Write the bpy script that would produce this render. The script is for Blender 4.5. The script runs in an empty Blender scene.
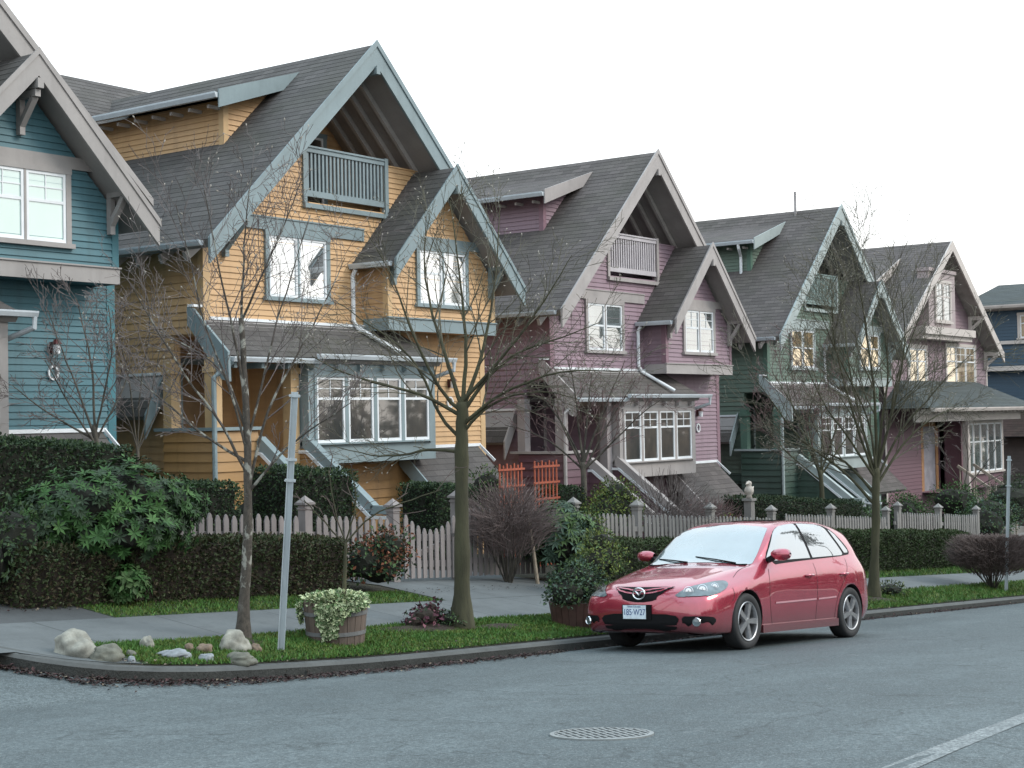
import bpy, bmesh, math, random
import numpy as np
from mathutils import Vector, Matrix, noise as mnoise
from mathutils.bvhtree import BVHTree
R = math.radians
rnd = random.Random(7)
scene = bpy.context.scene
COL = scene.collection

# ------------------------------------------------------------------ camera solved from the photograph
F_PX, YAW, PITCH, ROLL = 1516.79, 0.632825, 0.0221162, -0.0188975
CAM = Vector((0, 0, 1.47))
SL = -0.0754                                  # the street falls away to the right
_fw = Vector((math.cos(YAW)*math.cos(PITCH), math.sin(YAW)*math.cos(PITCH), math.sin(PITCH)))
_r = Vector((math.sin(YAW), -math.cos(YAW), 0))
_u = _r.cross(_fw)
_r2 = math.cos(ROLL)*_r + math.sin(ROLL)*_u
_u2 = -math.sin(ROLL)*_r + math.cos(ROLL)*_u
cd = bpy.data.cameras.new('camera'); cam = bpy.data.objects.new('camera', cd); COL.objects.link(cam)
cd.sensor_width = 36; cd.sensor_fit = 'HORIZONTAL'; cd.lens = F_PX*36/1024
cd.clip_start = 0.1; cd.clip_end = 3000
M = Matrix((_r2, _u2, -_fw)).transposed().to_4x4(); M.translation = CAM
cam.matrix_world = M
scene.camera = cam
scene.view_settings.view_transform = 'Standard'; scene.view_settings.look = 'None'
scene.view_settings.exposure = 0; scene.view_settings.gamma = 1

def sx(X): return SL*max(-60, min(140, X))
def road_h(Y):
    if Y < 3: return 0.2394 - 0.045*(3-Y)
    if Y < 9.9: return -0.043 - 0.055*(Y-8.136)
    return -0.14 + 0.12*(Y-9.9)
def gnd_h(Y):
    if Y < 13.5: return 0.12*(Y-10.05)
    if Y < 16.5: return 0.414 + 0.05*(Y-13.5)
    return 0.564
def G(X, Y): return sx(X) + gnd_h(Y)           # verge, footway and gardens
def RD(X, Y): return sx(X) + road_h(Y)
def V3(x, y, up=0.0): return Vector((x, y, G(x, y)+up))

# ------------------------------------------------------------------ mesh builder
class MB:
    def __init__(s): s.v = []; s.f = []; s.m = []; s.uv = []; s.marks = []; s.auto = True
    def mark(s):
        if not s.marks or s.marks[-1] != (len(s.v), len(s.f)): s.marks.append((len(s.v), len(s.f)))
    def _a(s):
        if s.auto: s.mark()
    def face(s, pts, mi=0, uv=None):
        n = len(s.v); s.v.extend([tuple(p) for p in pts]); s.f.append(tuple(range(n, n+len(pts)))); s.m.append(mi)
        s.uv.append(uv if uv else [(0.0, 0.0)]*len(pts))
    def box(s, lo, hi, mi=0):
        x0, y0, z0 = lo; x1, y1, z1 = hi
        if x0 > x1: x0, x1 = x1, x0
        if y0 > y1: y0, y1 = y1, y0
        if z0 > z1: z0, z1 = z1, z0
        p = [(x0,y0,z0),(x1,y0,z0),(x1,y1,z0),(x0,y1,z0),(x0,y0,z1),(x1,y0,z1),(x1,y1,z1),(x0,y1,z1)]
        s.hexa(p, mi)
    def hexa(s, p, mi=0):
        s._a(); n = len(s.v); s.v.extend([tuple(q) for q in p])
        for f in ((0,3,2,1),(4,5,6,7),(0,1,5,4),(1,2,6,5),(2,3,7,6),(3,0,4,7)):
            s.f.append(tuple(n+i for i in f)); s.m.append(mi); s.uv.append([(0.0,0.0)]*4)
    def beam(s, a, b, w, h, up=(0,0,1), mi=0):
        a = Vector(a); b = Vector(b); d = (b-a).normalized(); up = Vector(up)
        x = d.cross(up)
        if x.length < 1e-4: x = d.cross(Vector((1,0,0)))
        x.normalize(); y = x.cross(d).normalized()
        x *= w/2; y *= h/2
        s.hexa([a-x-y, a+x-y, b+x-y, b-x-y, a-x+y, a+x+y, b+x+y, b-x+y], mi)
    def prism(s, poly, ext, mi=0):
        """poly: list of 3-D points, ext: vector"""
        s._a()
        e = Vector(ext); A = [Vector(p) for p in poly]; B = [p+e for p in A]; n = len(A)
        nrm = Vector((0,0,0))
        for i in range(n): nrm += A[i].cross(A[(i+1) % n])
        if nrm.dot(e) > 0: A, B = B, A
        s.face(A, mi); s.face(B[::-1], mi)
        for i in range(n): s.face([A[(i+1) % n], A[i], B[i], B[(i+1) % n]], mi)
    def tube(s, pts, rad, n=6, mi=0, cap=True):
        s._a(); pts = [Vector(p) for p in pts]
        if not hasattr(rad, '__len__'): rad = [rad]*len(pts)
        b0 = len(s.v); t0 = None
        for i, p in enumerate(pts):
            t = (pts[min(i+1, len(pts)-1)] - pts[max(i-1, 0)])
            if t.length < 1e-9: t = Vector((0,0,1))
            t.normalize()
            if t0 is None:
                x = t.orthogonal().normalized()
            else:
                x = (x - t*x.dot(t))
                if x.length < 1e-6: x = t.orthogonal()
                x.normalize()
            y = t.cross(x); t0 = t
            for k in range(n):
                a = 2*math.pi*k/n; q = p + (x*math.cos(a)+y*math.sin(a))*rad[i]
                s.v.append((q.x, q.y, q.z))
        for i in range(len(pts)-1):
            for k in range(n):
                a = b0+i*n+k; b = b0+i*n+(k+1) % n
                s.f.append((a, b, b+n, a+n)); s.m.append(mi); s.uv.append([(0.0,0.0)]*4)
        if cap:
            s.f.append(tuple(b0+k for k in range(n-1, -1, -1))); s.m.append(mi); s.uv.append([(0.0,0.0)]*n)
            e = b0+(len(pts)-1)*n
            s.f.append(tuple(e+k for k in range(n))); s.m.append(mi); s.uv.append([(0.0,0.0)]*n)
    def lathe(s, prof, n=24, c=(0,0,0), mi=0, axis='z'):
        b0 = len(s.v)
        for r, z in prof:
            for k in range(n):
                a = 2*math.pi*k/n
                if axis == 'z': s.v.append((c[0]+r*math.cos(a), c[1]+r*math.sin(a), c[2]+z))
                else: s.v.append((c[0]+r*math.cos(a), c[1]+z, c[2]-r*math.sin(a)))
        for i in range(len(prof)-1):
            for k in range(n):
                a = b0+i*n+k; b = b0+i*n+(k+1) % n
                s.f.append((a, b, b+n, a+n)); s.m.append(mi); s.uv.append([(0.0,0.0)]*4)
    def leaf(s, c, d, nrm, L, w, mi=0, fold=0.25):
        """kite shaped folded leaf starting at c along d"""
        d = d.normalized(); sd = d.cross(nrm)
        if sd.length < 1e-5: sd = d.orthogonal()
        sd.normalize(); nr = sd.cross(d)
        m = c + d*(L*0.5); t = c + d*L
        l = m + sd*(w/2) + nr*(w*fold); r = m - sd*(w/2) + nr*(w*fold)
        n = len(s.v)
        for q in (c, l, t, r): s.v.append((q.x, q.y, q.z))
        s.f.append((n, n+1, n+2)); s.f.append((n, n+2, n+3)); s.m += [mi, mi]; s.uv += [[(0.0,0.0)]*3]*2
    def build_each(s, name, mats, parent, smooth=False):
        """every piece (box, beam, board) becomes an object of its own"""
        mk = s.marks+[(len(s.v), len(s.f))]; out = []
        for (v0, f0), (v1, f1) in zip(mk[:-1], mk[1:]):
            if f1 == f0: continue
            q = MB(); q.v = s.v[v0:v1]; q.f = [tuple(i-v0 for i in f) for f in s.f[f0:f1]]; q.m = s.m[f0:f1]; q.uv = s.uv[f0:f1]
            out.append(q.build(name, mats, parent, smooth=smooth))
        return out
    def build(s, name, mats, parent=None, loc=None, smooth=False):
        me = bpy.data.meshes.new(name)
        me.from_pydata(s.v, [], s.f)
        if not isinstance(mats, (list, tuple)): mats = [mats]
        for m in mats: me.materials.append(m)
        if len(mats) > 1: me.polygons.foreach_set('material_index', s.m)
        if smooth: me.polygons.foreach_set('use_smooth', [True]*len(s.f))
        uvl = me.uv_layers.new(name='UVMap')
        flat = [c for fu in s.uv for p in fu for c in p]
        uvl.data.foreach_set('uv', flat)
        me.update()
        o = bpy.data.objects.new(name, me); COL.objects.link(o)
        if parent: o.parent = parent
        if loc is not None: o.location = loc
        return o

def tag(o, label=None, cat=None, group=None, kind=None):
    if label: o['label'] = label
    if cat: o['category'] = cat
    if group: o['group'] = group
    if kind: o['kind'] = kind
    return o
def empty(name, loc, label=None, cat=None, group=None, rz=0.0):
    o = bpy.data.objects.new(name, None); COL.objects.link(o); o.location = loc; o.rotation_euler = (0, 0, rz)
    o.empty_display_size = 0.3
    return tag(o, label, cat, group)
def copy_tree(o, parent=None):
    c = o.copy(); COL.objects.link(c)
    if parent: c.parent = parent
    for ch in list(o.children): copy_tree(ch, c)
    return c

# ------------------------------------------------------------------ materials
def new_mat(name):
    m = bpy.data.materials.new(name); m.use_nodes = True
    nt = m.node_tree; b = nt.nodes['Principled BSDF']
    return m, nt, b
def nd(nt, t, **kw):
    n = nt.nodes.new(t)
    for k, v in kw.items():
        if k in n.inputs: n.inputs[k].default_value = v
        else: setattr(n, k, v)
    return n
def c4(c): return (c[0], c[1], c[2], 1)
def mixc(nt, fac, a, b, mode='MIX'):
    n = nt.nodes.new('ShaderNodeMix'); n.data_type = 'RGBA'; n.blend_type = mode
    for sock, val in ((n.inputs[0], fac), (n.inputs[6], a), (n.inputs[7], b)):
        if isinstance(val, (int, float)): sock.default_value = val
        elif isinstance(val, (tuple, list)): sock.default_value = c4(val)
        else: nt.links.new(val, sock)
    return n.outputs[2]
def ramp(nt, src, p0, p1, c0=(0,0,0), c1=(1,1,1)):
    r = nt.nodes.new('ShaderNodeValToRGB'); e = r.color_ramp.elements
    e[0].position = p0; e[0].color = c4(c0); e[1].position = p1; e[1].color = c4(c1)
    nt.links.new(src, r.inputs[0]); return r.outputs[0]
def coords(nt, kind='Object', scale=(1,1,1)):
    tc = nt.nodes.new('ShaderNodeTexCoord'); mp = nt.nodes.new('ShaderNodeMapping'); mp.inputs['Scale'].default_value = scale
    nt.links.new(tc.outputs[kind], mp.inputs[0]); return mp.outputs[0]
def noise_tex(nt, vec, scale, detail=4, rough=0.6):
    n = nd(nt, 'ShaderNodeTexNoise', Scale=scale, Detail=detail, Roughness=rough); nt.links.new(vec, n.inputs['Vector']); return n.outputs[0]
def bump(nt, b, h, strength, dist=0.02):
    n = nd(nt, 'ShaderNodeBump', Strength=strength, Distance=dist); nt.links.new(h, n.inputs['Height']); nt.links.new(n.outputs[0], b.inputs['Normal'])

_mc = {}
def paint(name, col, rough=0.55, var=0.18, scale=3.0, grime=0.25, stretch=(1,1,1), bumps=0.05, metal=0.0, streak=0.0):
    """weathered painted surface: two scales of noise plus a grimy tone"""
    if name in _mc: return _mc[name]
    m, nt, b = new_mat(name)
    v = coords(nt, 'Object', stretch)
    n1 = noise_tex(nt, v, scale, 5); n2 = noise_tex(nt, v, scale*9, 3)
    dark = tuple(c*(1-var*1.6) for c in col); lite = tuple(min(1, c*(1+var)) for c in col)
    c = mixc(nt, ramp(nt, n1, 0.3, 0.7), dark, lite)
    gr = tuple(c_*0.45+0.02 for c_ in col)
    c = mixc(nt, ramp(nt, n2, 0.55, 0.85, (0,0,0), (grime, grime, grime)), c, gr)
    if streak:                                                  # rain streaks and fading down the wall
        n3 = noise_tex(nt, coords(nt, 'Object', (2.6, 2.6, 0.22)), 1.6, 5, .65); n4 = noise_tex(nt, coords(nt, 'Object'), 0.45, 3)
        c = mixc(nt, ramp(nt, n3, 0.50, 0.78, (0,0,0), (streak,)*3), c, tuple(x*0.42 for x in col)); c = mixc(nt, ramp(nt, n4, 0.40, 0.70, (0,0,0), (streak*.8,)*3), c, tuple(min(1, x*.75+.09) for x in col))
    nt.links.new(c, b.inputs['Base Color']); b.inputs['Roughness'].default_value = rough; b.inputs['Metallic'].default_value = metal
    if bumps: bump(nt, b, n2, bumps, 0.01)
    _mc[name] = m; return m
def leafmat(name, col, var=0.35, rough=0.6, spec=0.22):
    if name in _mc: return _mc[name]
    m, nt, b = new_mat(name)
    v = coords(nt, 'Object'); n1 = noise_tex(nt, v, 5.0, 3)
    gi = nt.nodes.new('ShaderNodeNewGeometry')
    f = nt.nodes.new('ShaderNodeMath'); f.operation = 'MULTIPLY_ADD'; f.inputs[1].default_value = 0.5; nt.links.new(gi.outputs['Random Per Island'], f.inputs[0]); nt.links.new(n1, f.inputs[2])
    c = mixc(nt, ramp(nt, f.outputs[0], 0.35, 1.0), tuple(x*(1-var) for x in col), tuple(min(1, x*(1+var*1.6)) for x in col))
    nt.links.new(c, b.inputs['Base Color']); b.inputs['Roughness'].default_value = rough; b.inputs['Specular IOR Level'].default_value = spec
    _mc[name] = m; return m
def glassmat(name, mirror=0.35, tint=(0.02,0.025,0.03), inner=None, rough=0.03, scale=1.5, gcol=(1,1,1)):
    """window glass seen from outside: reflection over a dim, uneven room (curtains, blinds)"""
    if name in _mc: return _mc[name]
    m, nt, b = new_mat(name)
    v = coords(nt, 'Object', (1, 1, 0.5)); n1 = noise_tex(nt, v, scale, 4)
    c = mixc(nt, ramp(nt, n1, 0.35, 0.65), tint, inner or tuple(t*2.2+0.01 for t in tint))
    nt.links.new(c, b.inputs['Base Color']); b.inputs['Roughness'].default_value = 0.4
    g = nt.nodes.new('ShaderNodeBsdfGlossy'); g.inputs['Roughness'].default_value = rough; g.inputs['Color'].default_value = c4(gcol)
    v2 = coords(nt, 'Object'); n2 = noise_tex(nt, v2, 1.1, 1)
    bp = nd(nt, 'ShaderNodeBump', Strength=0.04, Distance=0.05); nt.links.new(n2, bp.inputs['Height']); nt.links.new(bp.outputs[0], g.inputs['Normal'])
    lw = nd(nt, 'ShaderNodeLayerWeight', Blend=0.12)
    ad = nt.nodes.new('ShaderNodeMath'); ad.operation = 'ADD'; ad.use_clamp = True; ad.inputs[1].default_value = mirror
    nt.links.new(lw.outputs['Fresnel'], ad.inputs[0])
    mx = nt.nodes.new('ShaderNodeMixShader'); nt.links.new(ad.outputs[0], mx.inputs[0]); nt.links.new(b.outputs[0], mx.inputs[1]); nt.links.new(g.outputs[0], mx.inputs[2])
    out = nt.nodes['Material Output']; nt.links.new(mx.outputs[0], out.inputs[0])
    _mc[name] = m; return m
def shingles(name, col, moss=(0.045,0.05,0.03)):
    if name in _mc: return _mc[name]
    m, nt, b = new_mat(name)
    uv = coords(nt, 'UV')
    br = nt.nodes.new('ShaderNodeTexBrick'); nt.links.new(uv, br.inputs['Vector'])
    br.offset = 0.5; br.inputs['Scale'].default_value = 1.0
    br.inputs['Brick Width'].default_value = 0.30; br.inputs['Row Height'].default_value = 0.14; br.inputs['Mortar Size'].default_value = 0.006
    br.inputs['Color1'].default_value = c4(tuple(c*0.7 for c in col)); br.inputs['Color2'].default_value = c4(tuple(c*1.35 for c in col)); br.inputs['Mortar'].default_value = c4(tuple(c*0.4 for c in col))
    v = coords(nt, 'Object'); n1 = noise_tex(nt, v, 0.9, 5); n2 = noise_tex(nt, v, 60, 2)
    c = mixc(nt, ramp(nt, n1, 0.45, 0.75, (0,0,0), (0.6,0.6,0.6)), br.outputs[0], moss)
    c = mixc(nt, 0.35, c, ramp(nt, n2, 0.3, 0.7, tuple(x*0.5 for x in col), tuple(x*1.6 for x in col)))
    nt.links.new(c, b.inputs['Base Color']); b.inputs['Roughness'].default_value = 0.9
    bump(nt, b, n2, 0.3, 0.01)
    _mc[name] = m; return m
# ------------------------------------------------------------------ sky and sun (bright overcast)
SUN_EL, SUN_AZ = R(38), R(-62)              # azimuth of the direction TO the sun, from +X
world = bpy.data.worlds.new('World'); scene.world = world; world.use_nodes = True
nt = world.node_tree; bg = nt.nodes['Background']
sky = nt.nodes.new('ShaderNodeTexSky'); sky.sky_type = 'NISHITA'; sky.sun_disc = False
sky.sun_elevation = SUN_EL; sky.sun_rotation = math.pi/2 - SUN_AZ
tc = nt.nodes.new('ShaderNodeTexCoord'); sep = nt.nodes.new('ShaderNodeSeparateXYZ'); nt.links.new(tc.outputs['Generated'], sep.inputs[0])
# cloud deck: white near the horizon, blue-grey and brighter overhead
rp = nt.nodes.new('ShaderNodeValToRGB'); e = rp.color_ramp.elements
e[0].position = 0.0; e[0].color = (11.6, 11.2, 10.6, 1); e[1].position = 0.75; e[1].color = (11.5, 14.2, 16.0, 1)
nt.links.new(sep.outputs['Z'], rp.inputs[0])
cn = nd(nt, 'ShaderNodeTexNoise', Scale=2.2, Detail=5.0); nt.links.new(tc.outputs['Generated'], cn.inputs['Vector'])
cl = mixc(nt, ramp(nt, cn.outputs[0], 0.3, 0.7, (0.93,0.94,0.95), (1.06,1.06,1.06)), (0,0,0), rp.outputs[0])
mu = mixc(nt, 1.0, rp.outputs[0], ramp(nt, cn.outputs[0], 0.3, 0.7, (0.94,0.94,0.95), (1.0,1.0,1.0)), 'MULTIPLY')
mx = mixc(nt, 0.9, sky.outputs[0], mu)
nt.links.new(mx, bg.inputs['Color']); bg.inputs["Strength"].default_value = 0.152
sl = bpy.data.lights.new('sun', 'SUN'); so = bpy.data.objects.new('sun', sl); COL.objects.link(so)
sl.energy = 2.1; sl.angle = R(24); sl.color = (1.0, 0.93, 0.84)
d = Vector((math.cos(SUN_EL)*math.cos(SUN_AZ), math.cos(SUN_EL)*math.sin(SUN_AZ), math.sin(SUN_EL)))
so.rotation_euler = (-d).to_track_quat('-Z', 'Y').to_euler(); so.location = (10, -10, 20)

# ------------------------------------------------------------------ ground materials
def mat_road():
    m, nt, b = new_mat('wet_asphalt')
    v = coords(nt, 'Object'); vs = coords(nt, 'Object', (0.16, 0.9, 1))
    big0 = noise_tex(nt, vs, 1.0, 6, 0.62); broad = noise_tex(nt, coords(nt, 'Object', (0.28, 0.5, 1)), 0.8, 3, .5); av = nt.nodes.new('ShaderNodeMath'); av.operation = 'MULTIPLY_ADD'; av.inputs[1].default_value = 0.55; nt.links.new(broad, av.inputs[0]); mm = nt.nodes.new('ShaderNodeMath'); mm.operation = 'MULTIPLY'; mm.inputs[1].default_value = 0.5; nt.links.new(big0, mm.inputs[0]); nt.links.new(mm.outputs[0], av.inputs[2]); big = av.outputs[0]; mid = noise_tex(nt, v, 2.6, 5, 0.7); fine = noise_tex(nt, v, 26, 4, 0.8); grit = noise_tex(nt, v, 70, 2, 0.8)
    c = mixc(nt, ramp(nt, big, 0.36, 0.66), (0.048,0.064,0.069), (0.158,0.190,0.198))
    c = mixc(nt, ramp(nt, mid, 0.42, 0.68, (0,0,0), (0.65,0.65,0.65)), c, (0.070,0.082,0.084))
    c = mixc(nt, ramp(nt, fine, 0.40, 0.66, (0.75,0.75,0.75), (0,0,0)), c, (0.040,0.047,0.050))
    c = mixc(nt, ramp(nt, grit, 0.54, 0.70, (0,0,0), (0.8,0.8,0.8)), c, (0.23,0.26,0.262))
    # cracks
    vo = nt.nodes.new('ShaderNodeTexVoronoi'); vo.feature = 'DISTANCE_TO_EDGE'; vo.inputs['Scale'].default_value = 0.35
    wv = nt.nodes.new('ShaderNodeVectorMath'); wv.operation = 'ADD'; nz = nd(nt, 'ShaderNodeTexNoise', Scale=1.4, Detail=6.0); nt.links.new(v, nz.inputs['Vector'])
    nt.links.new(v, wv.inputs[0]); nt.links.new(nz.outputs['Color'], wv.inputs[1]); nt.links.new(wv.outputs[0], vo.inputs['Vector'])
    c = mixc(nt, ramp(nt, vo.outputs['Distance'], 0.0, 0.006, (0.6,0.6,0.6), (0,0,0)), c, (0.03,0.035,0.036))
    # scattered pale scuffs
    sc = noise_tex(nt, coords(nt, 'Object', (0.5, 2.2, 1)), 3.1, 4, 0.7)
    c = mixc(nt, ramp(nt, sc, 0.66, 0.76, (0,0,0), (0.55,0.55,0.55)), c, (0.23,0.25,0.255))
    nt.links.new(c, b.inputs['Base Color'])
    nt.links.new(ramp(nt, big, 0.3, 0.7, (0.62,)*3, (0.82,)*3), b.inputs['Roughness'])
    b.inputs['Specular IOR Level'].default_value = 0.25
    ad = nt.nodes.new('ShaderNodeMath'); ad.operation = 'ADD'; nt.links.new(fine, ad.inputs[0]); nt.links.new(grit, ad.inputs[1])
    bump(nt, b, ad.outputs[0], 0.5, 0.012)
    return m
def mat_concrete(name, col, joint=True):
    m, nt, b = new_mat(name)
    v = coords(nt, 'Object'); n1 = noise_tex(nt, v, 1.3, 6, 0.65); n2 = noise_tex(nt, v, 40, 3, 0.7); n3 = noise_tex(nt, v, 6, 4)
    c = mixc(nt, ramp(nt, n1, 0.3, 0.7), tuple(x*0.72 for x in col), tuple(x*1.15 for x in col))
    c = mixc(nt, ramp(nt, n3, 0.52, 0.72, (0,0,0), (0.45,)*3), c, tuple(x*0.5 for x in col))
    c = mixc(nt, ramp(nt, n2, 0.4, 0.7, (0.35,)*3, (0,0,0)), c, tuple(x*0.6 for x in col))
    if joint:
        s = nt.nodes.new('ShaderNodeSeparateXYZ'); nt.links.new(v, s.inputs[0])
        a = nt.nodes.new('ShaderNodeMath'); a.operation = 'PINGPONG'; a.inputs[1].default_value = 0.75; nt.links.new(s.outputs['X'], a.inputs[0])
        c = mixc(nt, ramp(nt, a.outputs[0], 0.006, 0.016, (0.8,)*3, (0,0,0)), c, tuple(x*0.3 for x in col))
    nt.links.new(c, b.inputs['Base Color']); b.inputs['Roughness'].default_value = 0.85
    bump(nt, b, n2, 0.25, 0.008)
    return m
def mat_soil(name, a, bcol, sc=4.0):
    m, nt, b = new_mat(name)
    v = coords(nt, 'Object'); n1 = noise_tex(nt, v, sc, 6, 0.7); n2 = noise_tex(nt, v, 45, 3, 0.8)
    c = mixc(nt, ramp(nt, n1, 0.35, 0.68), a, bcol)
    c = mixc(nt, ramp(nt, n2, 0.35, 0.7, (0.6,)*3, (0,0,0)), c, tuple(x*0.4 for x in a))
    nt.links.new(c, b.inputs['Base Color']); b.inputs['Roughness'].default_value = 0.95
    bump(nt, b, n2, 0.8, 0.03)
    return m
M_ROAD = mat_road()
M_CONC = mat_concrete('sidewalk_concrete', (0.108,0.119,0.122))
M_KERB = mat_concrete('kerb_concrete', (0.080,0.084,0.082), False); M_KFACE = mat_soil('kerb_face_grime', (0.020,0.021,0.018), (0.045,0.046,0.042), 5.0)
M_SOIL = mat_soil('garden_soil', (0.035,0.028,0.02), (0.05,0.055,0.025))
M_LAWN = mat_soil('lawn_soil', (0.024,0.044,0.013), (0.036,0.062,0.016), 2.2)
M_MULCH = mat_soil('mulch', (0.03,0.02,0.015), (0.055,0.035,0.025), 14)

# kerb line, foot of the face, from far right round the corner to the far left
KERB = [(160,9.9),(80,9.9),(50,9.9),(40,9.9),(34,9.9),(30,9.9),(27,9.9),(24,9.9),(22,9.9),(20,9.9),(18,9.9),(16.5,9.9),(15,9.9),(14,9.9),(13,9.89),(12.2,9.89),(11.6,9.90),(11,9.92),(10.3,9.98),(9.7,10.05),
        (9.2,10.14),(8.8,10.27),(8.45,10.45),(8.2,10.68),(8.02,10.95),(7.88,11.3),(7.7,11.8),(7.4,12.2),(7.0,12.6),(6.4,12.95),(5.5,13.2),(4,13.3),(0,13.3),(-10,13.3),(-40,13.3)]
# road
mb = MB()
xs = [-60,-30,-15,-5,0,3,5,7,9,11,13,15,17,19,21,24,28,33,40,50,65,85,110,140,170]; ys = [-6,-2,0,1.5,3,4.5,6,8.136,9.9,11,12.2,13.6,15]
for i in range(len(xs)-1):
    for j in range(len(ys)-1):
        q = [(xs[i],ys[j]),(xs[i+1],ys[j]),(xs[i+1],ys[j+1]),(xs[i],ys[j+1])]
        mb.face([(x, y, RD(x, y)) for x, y in q])
o = mb.build('road', M_ROAD); tag(o, kind='structure')
# kerb: swept stone
def sweep_kerb():
    mb = MB(); prof = []
    P = [Vector((x, y)) for x, y in KERB]
    for i, p in enumerate(P):
        t = (P[min(i+1, len(P)-1)] - P[max(i-1, 0)]).normalized(); nrm = Vector((t.y, -t.x))    # towards the garden side
        if nrm.y < 0 and abs(t.x) > 0.2: nrm = -nrm
        if nrm.x < 0 and abs(t.x) <= 0.2: nrm = -nrm
        row = []
        zb = RD(p.x, p.y)
        w = 0.006*mnoise.noise(Vector((p.x*2, 0, 0)))
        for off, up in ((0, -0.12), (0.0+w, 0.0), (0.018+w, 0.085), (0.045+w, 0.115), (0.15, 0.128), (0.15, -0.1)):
            q = p + nrm*off
            row.append((q.x, q.y, zb+up))
        prof.append(row)
    for i in range(len(P)-1):
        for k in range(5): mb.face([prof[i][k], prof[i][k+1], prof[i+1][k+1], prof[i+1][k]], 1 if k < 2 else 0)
    return mb
o = sweep_kerb().build('kerb', [M_KERB, M_KFACE]); tag(o, kind='structure')
# ground behind the kerb
def kback(i):
    x, y = KERB[i]; return (x + (0.12 if x < 8.3 and x > 7.2 else 0), y+0.12)
mb = MB()
yl = [11.15, 12, 13.1, 13.5, 15, 16.5, 22, 40, 120, 500]
for i in range(len(KERB)-1):
    a = kback(i); b = kback(i+1)
    ya = [a[1]] + [max(y, a[1]+0.02*(k+1)) for k, y in enumerate(yl)]; yb = [b[1]] + [max(y, b[1]+0.02*(k+1)) for k, y in enumerate(yl)]
    for k in range(len(ya)-1):
        mb.face([(a[0],ya[k],G(a[0],ya[k])-0.004),(a[0],ya[k+1],G(a[0],ya[k+1])-0.004),(b[0],yb[k+1],G(b[0],yb[k+1])-0.004),(b[0],yb[k],G(b[0],yb[k])-0.004)])
for X0, X1 in ((160,600),):                                     # reaches the horizon
    mb.face([(X0,9,G(X0,10.05)),(X1,9,G(X0,10.05)),(X1,500,G(X0,30)),(X0,500,G(X0,30))])
mb.face([(-300,13.42,G(-60,13.42)),(-40,13.42,G(-40,13.42)),(-40,500,G(-40,500)),(-300,500,G(-60,500))])
# far side of the street
mb.face([(-300,-400,sx(-60)+0.1),(-60,-400,sx(-60)+0.1),(-60,-6,sx(-60)-0.2),(-300,-6,sx(-60)-0.2)])
for i in range(len(xs)-1):
    mb.face([(xs[i],-400,sx(xs[i])-0.1),(xs[i+1],-400,sx(xs[i+1])-0.1),(xs[i+1],-6,sx(xs[i+1])-0.12),(xs[i],-6,sx(xs[i])-0.12)])
o = mb.build('ground', M_SOIL); tag(o, kind='structure')
def sheet(name, mat, x0, x1, y0, y1, up, dx=1.0, y0f=None):
    mb = MB(); n = max(1, int((x1-x0)/dx))
    ysn = [y for y in (11.15, 12.35, 13.5, 16.5)]
    for i in range(n):
        a = x0+(x1-x0)*i/n; b = x0+(x1-x0)*(i+1)/n
        ya0 = y0f(a) if y0f else y0; yb0 = y0f(b) if y0f else y0
        rowa = [ya0]+[y for y in ysn if max(ya0, yb0)+0.01 < y < y1-0.01]+[y1]; rowb = [yb0]+rowa[1:]
        for k in range(len(rowa)-1):
            mb.face([(a,rowa[k],G(a,rowa[k])+up),(b,rowb[k],G(b,rowb[k])+up),(b,rowb[k+1],G(b,rowb[k+1])+up),(a,rowa[k+1],G(a,rowa[k+1])+up)])
    o = mb.build(name, mat); tag(o, kind='structure'); return o
def kerb_y(x):
    for i in range(len(KERB)-1):
        x1, y1 = KERB[i]; x0, y0 = KERB[i+1]
        if x0 <= x <= x1: return y0+(y1-y0)*(x-x0)/(x1-x0)
    return 9.9
sheet('sidewalk', M_CONC, -30, 150, 11.2, 12.35, 0.004, 1.5)
sheet('footpath', mat_concrete('dark_asphalt_path', (0.062,0.066,0.068), False), 3.0, 9.99, 12.352, 13.9, 0.004, 0.5)
sheet('sidewalk', M_CONC, 8.0, 8.75, 11, 11.2, 0.004, 0.25, lambda x: min(11.15, kerb_y(x)+0.16))
sheet('verge', M_LAWN, 8.75, 150, 10, 11.2, 0.004, 0.5, lambda x: kerb_y(x)+0.14)
sheet('lawn_strip', M_LAWN, 10.0, 15.3, 12.352, 13.1, 0.004)
sheet('lawn_strip', M_LAWN, 19.3, 60, 12.352, 13.2, 0.004)
sheet('footpath', M_CONC, 15.32, 18.9, 12.352, 16.4, 0.006)
# centre line
mb = MB()
wl = [(4.5,2.72),(6.2,2.88),(8.0,3.02),(9.2,3.1),(10.6,3.2),(12.4,3.3),(15,3.45),(20,3.6),(30,3.8),(60,4.2)]
for (x0,y0),(x1,y1) in zip(wl[:-1], wl[1:]):
    mb.face([(x0,y0-0.07,RD(x0,y0-0.07)+0.004),(x1,y1-0.07,RD(x1,y1-0.07)+0.004),(x1,y1+0.07,RD(x1,y1+0.07)+0.004),(x0,y0+0.07,RD(x0,y0+0.07)+0.004)])
m, nt, b = new_mat('worn_road_paint'); v = coords(nt, 'Object'); n2 = noise_tex(nt, v, 38, 4, 0.8); n1 = noise_tex(nt, v, 5, 4)
nt.links.new(mixc(nt, ramp(nt, n2, 0.44, 0.60), (0.085,0.10,0.103), mixc(nt, ramp(nt, n1, 0.3, 0.7), (0.17,0.185,0.19), (0.30,0.32,0.32))), b.inputs['Base Color']); b.inputs['Roughness'].default_value = 0.8
o = mb.build('road_marking', m); tag(o, kind='structure')
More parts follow.
